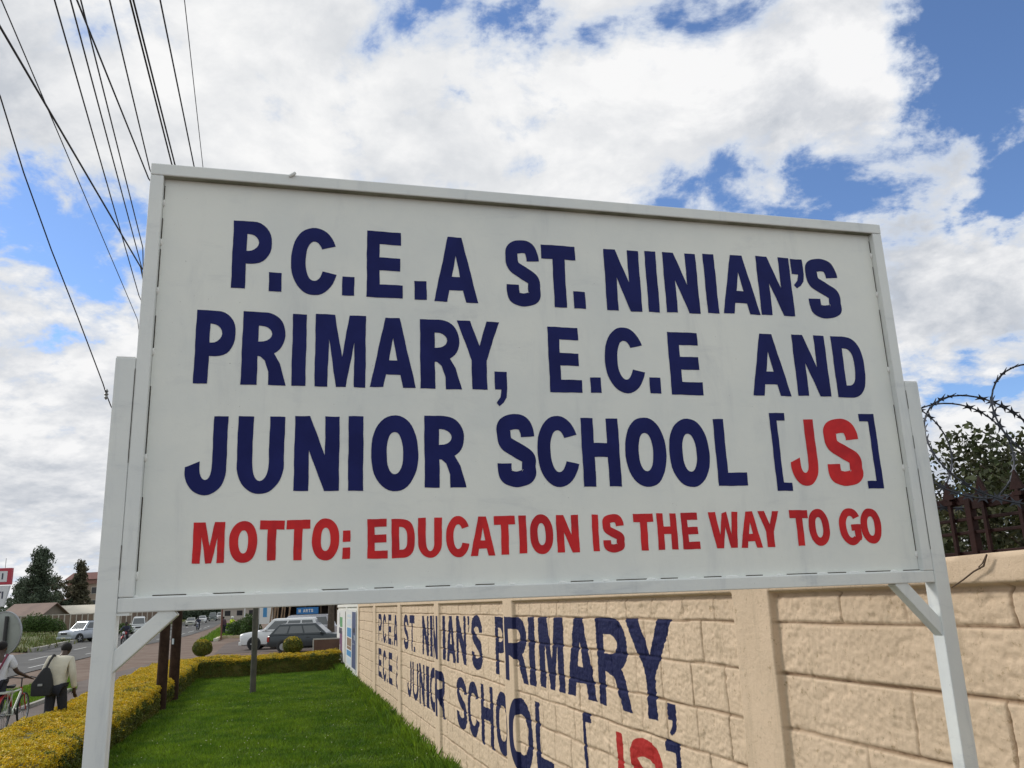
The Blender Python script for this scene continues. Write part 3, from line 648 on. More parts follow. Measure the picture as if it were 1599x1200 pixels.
def hedge(name, A, dirv, out, length, width, z0, z1, label, goldside, n, lf=.036, topg=.86):
    """box hedge; out points away from the lawn"""
    root = thing(name, (A[0], A[1], z0), 0, label, 'hedge')
    L_, Wd, H_ = length, width, z1-z0
    areas = np.array([L_*Wd, L_*H_, L_*H_, Wd*H_, Wd*H_]); cnt = (areas/areas.sum()*n).astype(int); P = []; Nn = []; top = []
    dv, ov = np.asarray(dirv), np.asarray(out); up = np.array([0, 0, 1.])
    for k, c in enumerate(cnt):
        s, t = rng.random(c), rng.random(c); dep = np.abs(rng.normal(0, .035, c))
        if k == 0: p = dv*(s*L_)[:, None]+ov*(t*Wd)[:, None]+up*(H_-dep)[:, None]; nn = up
        elif k in (1, 2): p = dv*(s*L_)[:, None]+ov*(dep if k == 1 else Wd-dep)[:, None]+up*(t*H_)[:, None]; nn = -ov if k == 1 else ov
        else: p = dv*(dep if k == 3 else L_-dep)[:, None]+ov*(t*Wd)[:, None]+up*(s*H_)[:, None]; nn = -dv if k == 3 else dv
        P.append(p); Nn.append(np.broadcast_to(nn, p.shape))
    P = np.concatenate(P); Nn = np.concatenate(Nn)
    sl_, tl = P@dv, P@ov; hh = P[:, 2]/H_
    lump = (fbm(sl_*1.6+3, tl*2.1+hh*2, 3)-.5)
    # rounded shoulders and lumps
    e = np.minimum(tl, Wd-tl); P = P+Nn*(lump*.16+(fbm(sl_*7, tl*7+hh*5, 3)-.5)*.13)[:, None]; P[:, 2] -= np.where(hh > .7, .07*np.exp(-e/.10), 0)
    P[:, 2] += np.where(hh > .8, (fbm(sl_*.55, tl*1.2, 3)-.5)*.12, 0)
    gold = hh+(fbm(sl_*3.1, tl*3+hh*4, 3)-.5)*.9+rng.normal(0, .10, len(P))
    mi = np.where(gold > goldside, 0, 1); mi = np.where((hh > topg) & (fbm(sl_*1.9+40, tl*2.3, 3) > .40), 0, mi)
    V, Fq = leaves(P, lf, .8, Nn)
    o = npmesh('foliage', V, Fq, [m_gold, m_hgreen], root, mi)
    mb = MB(); i = .07
    q = [dv*a+ov*b for a, b in ((i, i), (L_-i, i), (L_-i, Wd-i), (i, Wd-i))]
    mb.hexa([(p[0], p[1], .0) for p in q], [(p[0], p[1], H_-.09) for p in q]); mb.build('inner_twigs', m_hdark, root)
    return root
HZT = .37
hs0 = HA-hd*9.5
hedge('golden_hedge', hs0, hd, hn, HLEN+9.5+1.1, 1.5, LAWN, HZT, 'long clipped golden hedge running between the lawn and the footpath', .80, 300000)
FB = HB-hd*1.2+np.array([.02, 0, 0]); FE = atz(533, 1045, LAWN); fd = (FE-FB)/np.linalg.norm(FE-FB); fn = np.array([-fd[1], fd[0], 0])
hedge('clipped_hedge', FB, fd, fn, np.linalg.norm(FE-FB), 1.2, LAWN, .42, 'dark clipped hedge with yellowish top closing the far end of lawn', .98, 64000, topg=.95)
def ball(px, py, y, r, label):
    c = aty(px, py, y); root = thing('topiary_ball', (c[0], c[1], LAWN), 0, label, 'bush', 'clipped ball bushes on the far hedge')
    n = 5200; d = rng.normal(size=(n, 3)); d /= np.linalg.norm(d, axis=1)[:, None]; P = d*(r-np.abs(rng.normal(0, .03, n)))[:, None]*np.array([1.08, 1.08, .95])+np.array([0, 0, c[2]-LAWN])
    P += d*((fbm(d[:, 0]*3+5, d[:, 1]*3+d[:, 2]*2, 3)-.5)*.09)[:, None]
    V, Fq = leaves(P, .05, .7, d); npmesh('foliage', V, Fq, [m_gold, m_hgreen], root, np.where(d[:, 2]+rng.normal(0, .3, n) > .85, 0, 1))
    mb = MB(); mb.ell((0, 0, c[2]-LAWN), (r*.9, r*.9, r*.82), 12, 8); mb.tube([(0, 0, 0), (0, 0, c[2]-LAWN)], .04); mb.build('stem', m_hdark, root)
ball(316, 1012, 33.2, .34, 'round clipped ball bush at the road corner of the hedge'); ball(457, 1008, 32.4, .34, 'round clipped ball bush in front of the grey estate car')
m_bark = mat('bark', (.10, .075, .055), .95, var=.4, vscale=6, bump=.8, bscale=20)
def tree(name, loc, H_, label, cat='tree', group=None, shape='cone', rad=2., n=6000, leaf=.25, lmat=None, limbs=26, trunk_r=.2, z_low=.12, seed=0, droop=.0):
    r_ = np.random.default_rng(seed+11); root = thing(name, loc, 0, label, cat, group); mb = MB()
    lean = r_.normal(0, .02, 2)*H_
    mb.tube([(lean[0]*t*t, lean[1]*t*t, H_*t) for t in np.linspace(0, .96, 8)], [trunk_r*(1-.93*t) for t in np.linspace(0, .96, 8)], 8)
    P = []; per = n//limbs
    for i in range(limbs):
        t = z_low+(1-z_low)*((i+r_.random())/limbs); a = i*2.4+r_.normal(0, .4)
        if shape == 'cone': L_ = rad*(1.05-t)**.8*r_.uniform(.55, 1.25); rise = .25+.5*t
        else: L_ = rad*math.sqrt(max(.06, 1-((t-.55)/.55)**2))*r_.uniform(.55, 1.1); rise = .55
        b0 = np.array([lean[0]*t*t, lean[1]*t*t, H_*t]); dv = np.array([math.cos(a), math.sin(a), rise-droop]); e = b0+dv*L_
        mid = (b0+e)/2+np.array([0, 0, -.06*L_]); mb.tube([b0, mid, e], [trunk_r*.28*(1.1-t)+.008, trunk_r*.16*(1.1-t)+.006, .005], 5)
        k = max(2, int(L_/(rad*.28)))
        for j in range(k):
            f = .3+.75*(j+r_.random())/k; cc = b0+dv*L_*f+r_.normal(0, .10*rad, 3); rr = rad*r_.uniform(.13, .26)*(1.35 if shape == 'cone' else 1)
            m_ = per//k; d = r_.normal(size=(m_, 3)); d *= (r_.random(m_)**.4/np.linalg.norm(d, axis=1))[:, None]
            P.append(cc+d*rr*np.array([1, 1, .75]))
    P = np.concatenate(P); V, Fq = leaves(P, leaf); npmesh('crown', V, Fq, lmat, root); mb.build('trunk', m_bark, root, smooth=True); return root
m_con = mat('conifer_leaf', (.095, .125, .08), .8, col2=(.06, .085, .052), vscale=.5, island=.4, trans=.15)
m_con2 = mat('brownish_leaf', (.12, .105, .06), .8, col2=(.085, .085, .05), vscale=.5, island=.4, trans=.15)
m_bush = mat('bush_leaf', (.045, .065, .02), .7, col2=(.08, .075, .03), vscale=1.5, island=.5, trans=.25)
m_shrub = mat('shrub_leaf', (.045, .095, .018), .7, col2=(.07, .12, .02), vscale=1, island=.45, trans=.25)
# left of the road: trees
def tbase(px, y): p = aty(px, 950, y); return (p[0], p[1], .2)
tree('conifer_tree', tbase(56, 128), 10.8, 'tall dark conifer behind the brown-roofed house', rad=3.2, n=15000, leaf=.34, lmat=m_con, limbs=70, trunk_r=.3, seed=1, z_low=.05)
tree('conifer_tree', tbase(34, 134), 6.6, 'lower dark tree between billboard and tallest conifer', rad=2.8, n=7000, leaf=.34, lmat=m_con, limbs=40, seed=5)
tree('conifer_tree', tbase(76, 136), 6.5, 'low bushy tree at the right foot of the tall conifer', rad=3.0, n=7000, leaf=.34, lmat=m_con2, limbs=40, seed=7, shape='round')
tree('conifer_tree', tbase(121, 140), 9.3, 'brownish pointed tree standing before the tall apartment block', rad=2.2, n=12000, leaf=.34, lmat=m_con2, limbs=60, trunk_r=.28, seed=3, z_low=.05)
tree('conifer_tree', tbase(99, 138), 3.2, 'small tree left of the brownish pointed tree', rad=1.9, n=4000, leaf=.34, lmat=m_con, limbs=30, seed=9, shape='round')
# behind the wall on the right
for (u, back, H_, rd, lab, sd_, nn, zl) in ((2.3, 3.0, 3.15, 1.2, 'dark leafy tree rising highest behind the spiked iron fence', 2, 52000, .3), (4.3, 2.8, 2.65, 1.15, 'lower leafy tree behind the razor wire coil', 4, 48000, .3), (3.0, 1.7, 2.35, .95, 'low dense bush close behind the iron fence', 14, 44000, .4),
        (1.0, 3.6, 3.4, 1.4, 'leafy tree at the right edge behind the wall', 6, 34000, .3), (5.4, 4.6, 3.0, 1.5, 'bushy tree filling the gap behind the iron fence', 8, 44000, .25), (7.6, 4, 3.1, 1.7, 'bushy tree hidden mostly by the school sign board', 12, 12000, .3)):
    p = wpt(u, -back, -.3); tree('leafy_tree', p, H_, lab, rad=rd, n=nn, leaf=.052, lmat=m_bush, limbs=80, trunk_r=.07, z_low=zl, seed=sd_, shape='round')
# ================================================================== WALL-TOP IRON FENCE AND RAZOR WIRE
m_iron = mat('red_oxide_iron', (.017, .0055, .005), .7, spec=.2, col2=(.028, .009, .0075), vscale=12, bump=.2)
m_wirem = mat('razor_steel', (.045, .05, .065), .5, metal=.4, var=.3, vscale=20)
fence = thing('iron_fence', wpt(0, -.09, 2.18), math.atan2(wd[1], wd[0]), 'low dark red iron fence with spear heads on top of the cream wall', 'fence')
U0, U1, PW = -1.0, 13.0, 1.28
def fz(u): return -.005*max(u, 0)
u = U0; k = 0
while u < U1:
    e = min(u+PW, U1); a, b = u+.01, e-.01
    for z, w in ((.195, .032), (.142, .012), (.092, .012), (.012, .022)):
        mb = MB(); mid = (a+b)/2; rise = .018 if z > .18 else .0
        mb.bar((a, 0, z+fz(a)+rise), (b, 0, z+fz(b)-rise*.2), .014, w); mb.build('rail', m_iron, fence, bevel=.002)
    n_ = 8
    for j in range(n_):
        x = a+.07+(b-a-.14)*j/(n_-1)
        mb = MB(); mb.bar((x, .016, .0+fz(x)), (x, .016, .222+fz(x)), .014, .012)
        zt = .222+fz(x); w = .030
        mb.poly([(x-w, .011, zt), (x+w, .011, zt), (x, .011, zt+.068), (x-w, .021, zt), (x+w, .021, zt), (x, .021, zt+.068)], [(0,1,2),(5,4,3),(0,3,4,1),(1,4,5,2),(2,5,3,0)])
        mb.box((x-.02, .008, zt-.022), (x+.02, .024, zt-.008))
        if j < 100 and k < 11: mb.build('spear_bar', m_iron, fence)
    mb = MB(); mb.bar((b+.01, .0, 0), (b+.01, 0, .235), .028); mb.build('fence_post', m_iron, fence, bevel=.003)
    u = e; k += 1
coil = thing('razor_wire', wpt(0, -.06, 2.58), math.atan2(wd[1], wd[0]), 'loose coil of razor wire strung above the spiked iron fence', 'razor wire')
mb = MB(); mbb = MB(); pitch = .25; cr = .215
def cpt(t):
    rr = cr*(1+.14*math.sin(t*.37)+.08*math.sin(t*1.3)); x = -1.0+pitch*t/(2*math.pi)+.13*math.sin(t+1.0)
    return Vector((x, .05*math.sin(t*.31)+math.cos(t)*rr*.9, math.sin(t)*rr+.03*math.sin(t*.21)-.004*max(x, 0)))
tt = np.arange(0, 2*math.pi*13/pitch, .14)
mb.tube([cpt(t) for t in tt], .0032, 5)
OUT = [(-.018, .018), (-.004, .007), (.004, .007), (.018, .018), (.010, 0), (.018, -.018), (.004, -.007), (-.004, -.007), (-.018, -.018), (-.010, 0)]
for t in np.arange(0, 2*math.pi*13/pitch, .19):
    p = cpt(t); d = (cpt(t+.02)-p).normalized(); s = d.cross(Vector((.45, 1, .35))).normalized(); s = (s+d.cross(s)*.5*math.sin(t*5)).normalized(); q = d.cross(s)*.001
    k_ = len(OUT)
    mbb.poly([p+q+d*a_+s*b_ for a_, b_ in OUT]+[p-q+d*a_+s*b_ for a_, b_ in OUT], [tuple(range(k_)), tuple(range(k_, 2*k_))[::-1]]+[(i, (i+1) % k_, k_+(i+1) % k_, k_+i) for i in range(k_)])
mb.build('wire', m_wirem, coil, smooth=True); mbb.build('barbs', m_wirem, coil)
mb = MB(); tw = [onplane(x, y, WP+wn*.055, wn) for x, y in ((1541, 866), (1536, 884), (1520, 893), (1505, 905), (1486, 918))]
mb.tube(tw, [.003, .0035, .003, .003, .002], 5); tw = [onplane(x, y, WP+wn*.055, wn) for x, y in ((1540, 868), (1534, 880), (1528, 886), (1530, 889), (1538, 880))]
mb.tube(tw, [.003, .002, .002, .002, .0015], 5)
tag(mb.build('dry_twig', m_twig), 'thin dry twig hanging over the coping of the wall', 'twig')
# ================================================================== ADVERTS ON THE WALL'S FAR END
PC = {n_: mat('poster_'+n_, c, .6) for n_, c in dict(white=(.68, .68, .66), navy=(.05, .07, .16), blue=(.06, .25, .50), green=(.10, .30, .12), purple=(.16, .06, .14), brown=(.25, .16, .10), dark=(.06, .06, .08), pale=(.55, .62, .68)).items()}
def advert(rects, label, u0, u1, z0, z1):
    base_ = np.array(wpt(u0, .048, 0)); root = thing('wall_advert', base_, math.atan2(wd[1], wd[0]), label, 'advert')
    MB().box((0, -.004, z0), (u1-u0, .004, z1)).build('board', PC['white'], root)
    for c, a0, a1, b0, b1 in rects:
        MB().box(((u1-u0)*a0, .004, z0+(z1-z0)*b0), ((u1-u0)*a1, .0075, z0+(z1-z0)*b1)).build('printed_'+{'white': 'text_block', 'navy': 'band', 'blue': 'picture', 'green': 'emblem', 'purple': 'figure', 'brown': 'picture', 'dark': 'figure', 'pale': 'text_block'}[c], PC[c], root)
advert([('navy', .02, .38, .03, .97), ('blue', .45, .9, .52, .68), ('brown', .45, .9, .36, .50), ('brown', .45, .9, .30, .35), ('blue', .45, .92, .18, .28), ('pale', .45, .9, .04, .15), ('pale', .45, .9, .72, .84), ('pale', .5, .9, .87, .92), ('dark', .08, .30, .62, .70), ('pale', .08, .32, .5, .58), ('pale', .10, .30, .42, .44)], 'white advert board with navy band and blue pictures near wall end', 24.75, 28.55, .05, 1.86)
advert([('green', .3, .6, .66, .86), ('dark', .34, .72, .52, .64), ('purple', .3, .62, .3, .58), ('purple', .3, .55, .12, .3), ('pale', .35, .6, .02, .14), ('dark', .62, .66, .70, .95)], 'white advert board with green and purple figures at wall end', 29.15, 33.3, .05, 1.83)
# ================================================================== POLES AND WIRES
m_wood = mat('dark_creosote_wood', (.024, .013, .009), .95, spec=.2, col2=(.045, .026, .018), vscale=5, bump=.6, bscale=25)
m_gwood = mat('grey_weathered_wood', (.095, .09, .072), .9, col2=(.06, .06, .05), vscale=4, bump=.5, bscale=30)
m_ins = mat('porcelain', (.35, .33, .30), .3); m_steel = mat('galvanised_steel', (.30, .31, .32), .5, metal=.5)
def pole(px, py, z, r, H_, m, label, top=None, lean=(0, 0), group=None):
    b = atz(px, py, z); root = thing('utility_pole', b, 0, label, 'pole', group)
    mb = MB(); mb.tube([(lean[0]*t, lean[1]*t, -.3+(H_+.3)*t) for t in np.linspace(0, 1, 6)], [r*(1-.28*t) for t in np.linspace(0, 1, 6)], 14); mb.build('pole_shaft', m, root, smooth=True)
    return root, b
pa_, pb_ = pole(250, 1110, LAWN, .125, 8.4, m_wood, 'thick dark brown wooden power pole, left of the close pair by the hedge')
pc_, pd_ = pole(269.5, 1094, LAWN, .135, 8.4, m_wood, 'thick dark brown wooden power pole, right of the close pair by the hedge')
pg_, pgb = pole(394.5, 1084, LAWN, .082, 9.0, m_gwood, 'slim grey wooden pole standing alone on the lawn')
MB().box((-.05, -.155, 1.42), (-.005, -.125, 1.56)).build('number_plate', PC['pale'], pc_)
def xarm(root, z, half, name='cross_arm'):
    a = MB().box((-half, -.06, z-.05), (half, .06, z+.05)).build(name, m_wood, root, bevel=.006)
    for x in np.linspace(-half+.08, half-.08, 5):
        i = MB().lathe([(.012, 0), (.035, .03), (.022, .05), (.035, .07), (.018, .10), (.012, .12)], (x, 0, z+.05), 'z', 10).build('insulator', m_ins, root, smooth=True)
xarm(pa_, 8.1, 1.1); xarm(pg_, 8.6, 1.3)
m_cable = mat('black_cable', (.02, .022, .03), .6)
WIRES = [((2, 0), (65, 150), (215, 500), 6.6, .0055, 'a'), ((0, 42), (75, 170), (220, 418), 6.3, .010, 'a'), ((85, 0), (165, 280), (217, 462), 7.4, .008, 'a'), ((110, 0), (150, 150), (221, 417), 7.4, .008, 'a'),
 ((120, 0), (176, 140), (232, 279), 7.2, .009, 'g'), ((126, 0), (175, 215), (223, 387), 7.6, .008, 'a'), ((171, 0), (202, 132), (234, 265), 7.6, .008, 'g'), ((203, 0), (235, 128), (268, 256), 7.7, .010, 'g'), ((208, 0), (240, 128), (273, 257), 7.7, .010, 'g'),
 ((250, 0), (276, 128), (303, 260), 7.8, .0085, 'g'), ((288, 0), (303, 130), (317, 262), 7.8, .0045, 'g')]
wl_ = ['thin wire crossing from the far left edge to behind the sign', 'black cable slanting steeply from the left edge across other wires', 'overhead wire leftmost of the parallel bundle left of the sign', 'overhead wire second from left in the parallel bundle', 'overhead wire slanting across the bundle to the sign corner', 'overhead wire third from left in the parallel bundle', 'single overhead wire ending just at the sign top left corner', 'thick black cable, left one of the close pair above sign', 'thick black cable, right one of the close pair above sign', 'black overhead wire just right of the thick cable pair', 'very thin pale wire, rightmost of all above the sign']
for i, (p1, pm, p2, z, r_, end) in enumerate(WIRES):
    a, b = atz(*p1, z), atz(*p2, z); d = (b-a)/np.linalg.norm(b-a); st = a-d*30
    k_ = (.25*(i % 5)-.5)
    e = np.array([pb_[0]+k_*1.9, pb_[1]+.1, LAWN+8.25]) if end == 'a' else np.array([pgb[0]+k_*2.2, pgb[1], LAWN+8.77])
    pts_ = [st+np.array([0, 0, .9]), a-d*12+np.array([0, 0, .12]), a]+[a+(b-a)*t for t in (.33, .66)]+[b]+[b+(e-b)*t-np.array([0, 0, .5*t*(1-t)]) for t in (.25, .5, .75, 1)]
    tag(MB().tube(pts_, r_, 6).build('overhead_wire', m_cable, smooth=True), wl_[i], 'wire', 'power and telephone wires overhead')
w3 = [aty(x, y, yy) for x, y, yy in ((-60, 20, 9), (0, 150, 10), (37, 270, 11), (80, 390, 12.2), (122, 497, 13.3), (161, 600, 14.3), (166, 616, 14.5), (173, 634, 14.7))]
w3 = w3+[w3[-1]+(np.array([pb_[0], pb_[1]-.2, 4.4])-w3[-1])*t for t in (.5, 1)]
drop = thing('overhead_wire', (0, 0, 0), 0, 'single black drop cable hanging lowest, with a small clamp, left of sign', 'wire', 'power and telephone wires overhead')
MB().tube(w3, .011, 6).build('cable', m_cable, drop, smooth=True)
MB().lathe([(.008, -.10), (.035, -.06), (.02, -.03), (.04, 0), (.02, .03), (.035, .06), (.008, .1)], tuple(w3[6]), 'z', 8).build('clamp', m_steel, drop)
# ================================================================== VEHICLES
m_tyre = mat('tyre_rubber', (.018, .018, .019), .9); m_rim = mat('alloy_rim', (.35, .36, .37), .35, metal=.7)
m_glass = mat('car_glass', (.075, .085, .095), .05, spec=1.0); m_lens = mat('lamp_lens', (.65, .66, .68), .15); m_tail = mat('tail_lamp', (.35, .03, .02), .25)
m_trim = mat('black_trim', (.03, .03, .032), .6); m_plate = mat('number_plate', (.62, .60, .45), .5)
def paint(name, c, metal=.15): return mat('car_paint_'+name, c, .28, metal=metal, var=.05)
def car(label, loc, rz, m, L_, Wd, H_, hood, belt, clear, cab, wr, grp, tailm=None, rails=False, cat='car', name='parked_car', bumper=None, roofbox=False):
    """x forward. cab = (front base, front top, rear top, rear base) measured from the front bumper, as fractions of the length"""
    root = thing(name, loc, rz, label, cat, grp); w = Wd/2; xf = L_/2
    X_ = lambda t: xf-t*L_
    # lower body: lofted rings
    st = [(0, hood*.60, hood*.86, .80), (.015, clear+.02, hood*.90, .90), (.06, clear, hood*.95, .97), (.16, clear, hood*.985, 1), (cab[0], clear, hood+.03, 1), (cab[0]+.06, clear, belt-.01, 1), (.5, clear, belt, 1), (cab[3]-.03, clear, belt, 1), (.965, clear+.04, belt*.985 if cab[3] > .93 else hood*.99, .97), (1., clear+.12, (belt if cab[3] > .93 else hood)*.93, .88)]
    vs = []; n = 12
    for t, zb_, zt_, s in st:
        x = X_(t); ww = w*s; h = zt_-zb_
        ring = [(-.86, 0), (-.97, .10), (-1, .35), (-.995, .62), (-.965, .86), (-.86, 1)]; ring = ring+[(-a, b) for a, b in ring[::-1]]
        vs += [(x, a*ww, zb_+b*h) for a, b in ring]
    fs = [(i*n+j, i*n+(j+1) % n, (i+1)*n+(j+1) % n, (i+1)*n+j) for i in range(len(st)-1) for j in range(n)]+[tuple(range(n))[::-1], tuple(range((len(st)-1)*n, len(st)*n))]
    body = MB().poly(vs, fs).build('body', m, root, smooth=True)
    # cabin
    fb, ft, rt, rb = [X_(t) for t in cab]; zb_ = belt-.03; zt_ = H_; wb, wt = w*.93, w*.74
    base = [(fb, wb), (rb, wb), (rb, -wb), (fb, -wb)]; topp = [(ft, wt), (rt, wt), (rt, -wt), (ft, -wt)]
    mb = MB(); zs = zt_-.07
    def lerp(a, b, t): return a+(b-a)*t
    v1 = [(x, y, zb_) for x, y in base]; v2 = [(x, y, zs) for x, y in topp]; v3 = [(x*.0+lerp(x, (ft+rt)/2, .06), y*.90, zt_) for x, y in topp]
    mb.poly(v1+v2+v3, [(0,1,5,4),(1,2,6,5),(2,3,7,6),(3,0,4,7),(4,5,9,8),(5,6,10,9),(6,7,11,10),(7,4,8,11),(8,9,10,11)]); mb.build('cabin', m, root, bevel=.03)
    def pane(q, name, nrm):                # q: four corners on the cabin faces
        mb = MB(); c = [Vector(p) for p in q]; nv = Vector(nrm).normalized()*.012; mb.poly([p+nv for p in c]+[p-nv for p in c], [(0,1,2,3),(7,6,5,4),(0,4,5,1),(1,5,6,2),(2,6,7,3),(3,7,4,0)]); return mb.build(name, m_glass, root)
    def sp(s, a, t):                       # point on cabin side: a along from rear to front, t up
        x = lerp(lerp(rb, rt, t), lerp(fb, ft, t), a); y = lerp(wb, wt, t)*s; return (x, y, lerp(zb_, zs, t))
    for s in (1, -1):
        for a0, a1 in ((.06, .30), (.33, .60), (.63, .93)) if cab[3] > .93 else ((.12, .50), (.54, .92)):
            pane([sp(s, a0, .16), sp(s, a1, .16), sp(s, min(a1, .92), .90), sp(s, a0, .90)], 'side_window', (0, s, .3))
        mr = MB().ell((lerp(fb, ft, .25)-.12, s*(w+.07), belt+.06), (.08, .10, .075), 8, 6).build('wing_mirror', m, root, smooth=True)
    def fp(xb_, xt_, s, t): return (lerp(xb_, xt_, t), lerp(wb, wt, t)*s, lerp(zb_, zs, t))
    pane([fp(fb, ft, -.88, .12), fp(fb, ft, .88, .12), fp(fb, ft, .88, .93), fp(fb, ft, -.88, .93)], 'windscreen', (1, 0, .6))
    pane([fp(rb, rt, -.86, .15), fp(rb, rt, .86, .15), fp(rb, rt, .86, .9), fp(rb, rt, -.86, .9)], 'rear_window', (-1, 0, .4))
    for s in (1, -1):
        x = X_(.02); MB().ell((x-.06, s*w*.68, hood*.80), (.13, w*.24, .085), 10, 6).build('headlight', m_lens, root, smooth=True)
        MB().box((X_(1)-.012, s*w*.86-.09, belt*.62), (X_(.975), s*w*.86+.06, belt*.90)).build('tail_light', m_tail, root, bevel=.01)
    MB().box((X_(.02), -w*.40, hood*.66), (X_(0)+.014, w*.40, hood*.83)).build('grille', m_trim, root, bevel=.01)
    MB().box((X_(.03), -w*.9, clear+.03), (X_(0)+.045, w*.9, clear+.23)).build('bumper', bumper or m, root, bevel=.03)
    MB().box((X_(1)-.045, -w*.9, clear+.08), (X_(.97), w*.9, clear+.27)).build('bumper', bumper or m, root, bevel=.03)
    MB().box((X_(0)+.045, -.26, clear+.1), (X_(0)+.055, .26, clear+.21)).build('number_plate', m_plate, root)
    MB().box((X_(1)-.056, -.26, clear+.28), (X_(1)-.04, .26, clear+.39)).build('number_plate', m_plate, root)
    for t in (.185, .80):
        for s in (1, -1):
            y = s*(w-.10); c = (X_(t), y, wr)
            MB().lathe([(wr*1.13, -.015), (wr*1.13, .015)], (X_(t), s*(w-.010), wr+.02), 'y', 28).build('wheel_arch', m_trim, root)
            ty = MB().lathe([(wr*.62, -.11), (wr*.93, -.11), (wr, -.08), (wr, .08), (wr*.93, .125), (wr*.62, .125)], c, 'y', 28).build('wheel', m_tyre, root, smooth=True)
            mb = MB(); mb.lathe([(wr*.60, -.02), (wr*.62, .02)], (X_(t), s*(w-.005), wr), 'y', 24)
            for q in range(5):
                a = q*2*math.pi/5; mb.bar((X_(t), s*(w+.02), wr), (X_(t)+wr*.58*math.cos(a), s*(w+.02), wr+wr*.58*math.sin(a)), .07, .03, up=(0, 1, 0))
            mb.build('rim', m_rim, ty)
    for s in (1, -1):
        MB().box((X_(.52), s*(w+.003)-.012, belt*.80), (X_(.48), s*(w+.003)+.012, belt*.83)).build('door_handle', m_trim, root)
        if rails: MB().bar((ft-.1, s*wt*.9, H_+.03), (rt+.1, s*wt*.9, H_+.03), .035).build('roof_rail', m_trim, root)
    if roofbox:
        for x in np.linspace(rt+.2, ft-.2, 4): MB().bar((x, -wt*.85, H_+.06), (x, wt*.85, H_+.06), .03).build('roof_rack_bar', m_lens, root)
    return root
def onroad(px, py): p = gp(px, py); return (p[0], p[1], g(p[1])+.03)
SUV = dict(L_=4.75, Wd=1.88, H_=1.84, hood=1.08, belt=1.12, clear=.30, cab=(.27, .40, .93, .985), wr=.38)
WAG = dict(L_=4.25, Wd=1.67, H_=1.43, hood=.86, belt=.90, clear=.24, cab=(.27, .40, .88, .985), wr=.30)
SED = dict(L_=4.3, Wd=1.70, H_=1.46, hood=.88, belt=.92, clear=.24, cab=(.25, .40, .70, .86), wr=.31)
VAN = dict(L_=4.6, Wd=1.70, H_=1.98, hood=1.05, belt=1.10, clear=.25, cab=(.06, .20, .95, .99), wr=.32)
G1, G2 = 'cars parked behind the far hedge', 'vehicles coming along the road'
def along(heading): return math.atan2(heading[1], heading[0])
p = onroad(133, 1003); car('silver four-wheel drive coming along the road beside the brown fence', p, along((-.36, -.93)), paint('silver', (.42, .45, .50), .4), grp=G2, name='passing_car', rails=True, **SUV)
# parked row
y0 = 46.5; a = aty(424, 990, y0); car('dark grey estate car parked side-on behind the far hedge', (a[0]+2.12, y0, g(y0)+.02), 0.03, paint('grey', (.040, .048, .055), .2), grp=G1, bumper=m_trim, **WAG)
y0 = 51; a = aty(379, 990, y0); car('white crossover parked nose left behind the grey estate car', (a[0]+2.3, y0, g(y0)+.02), math.pi+.12, paint('white', (.70, .71, .72), 0), grp=G1, rails=False, **{**SUV, 'L_': 4.5, 'Wd': 1.8, 'H_': 1.68, 'hood': 1.0, 'belt': 1.04, 'clear': .24, 'wr': .34})
y0 = 55; a = aty(405, 990, y0); car('silver estate with dark windows parked behind the white crossover', (a[0]+2.4, y0, g(y0)+.02), math.pi+.05, paint('pale_silver', (.50, .50, .54), .3), grp=G1, rails=True, **{**SUV, 'H_': 1.80})
y0 = 60; a = aty(493, 975, y0); car('silver pickup-like car facing forward under the blue shop sign', (a[0], y0, g(y0)+.05), -math.pi/2+.55, paint('bluish_silver', (.36, .38, .42), .4), grp=G1, **{**SUV, 'H_': 1.75})
FAR = [((298, 978), SED, (.40, .40, .37), 'beige saloon nearest in the queue of distant oncoming cars'), ((316, 973), SED, (.66, .67, .68), 'white saloon second in the distant queue of cars'), ((332, 970.5), VAN, (.20, .23, .22), 'grey-green van third in the distant queue'), ((344, 968.6), SUV, (.66, .67, .68), 'small white car far down the road behind the thin post'), ((357, 967.8), SED, (.33, .38, .50), 'bluish car farthest down the road, rightmost in the queue')]
for (px, py), spec, c, lab in FAR:
    pp = onroad(px, py); car(lab, pp, along((.30, -.95)), paint(lab.split()[0], c, .1), grp=G2, name='passing_car', **spec)
pp = onroad(216, 990); car('white van with a roof rack seen through the left brace', pp, along((.38, -.92)), paint('white', (.70, .71, .72), 0), grp=G2, name='passing_van', roofbox=True, cat='van', **VAN)
# ================================================================== PEOPLE, BICYCLE, MOTORCYCLES
DG = None
def skin_mesh(name, V, E, Rr, ms, parent, sub=2, root=0, mi=None):
    me = bpy.data.meshes.new(name); me.from_pydata([tuple(v) for v in V], E, []); ob = bpy.data.objects.new('skin_tmp', me); COL.objects.link(ob)
    md = ob.modifiers.new('skin', 'SKIN'); md.use_smooth_shade = True; ob.modifiers.new('sub', 'SUBSURF').levels = sub
    for i, r_ in enumerate(Rr):
        s = me.skin_vertices[0].data[i]; s.radius = (r_, r_) if np.isscalar(r_) else r_; s.use_root = (i == root)
    dg = bpy.context.evaluated_depsgraph_get(); dg.update(); m2 = bpy.data.meshes.new_from_object(ob.evaluated_get(dg)); m2.name = name
    bpy.data.objects.remove(ob); m2.materials.clear(); o = link(name, m2, ms, parent)
    m2.polygons.foreach_set('use_smooth', [True]*len(m2.polygons)); return o
m_skin = mat('dark_skin', (.055, .030, .020), .55); m_hair = mat('black_hair', (.010, .009, .009), .9, bump=.5, bscale=90)
m_shoe = mat('black_shoe', (.015, .015, .016), .5)
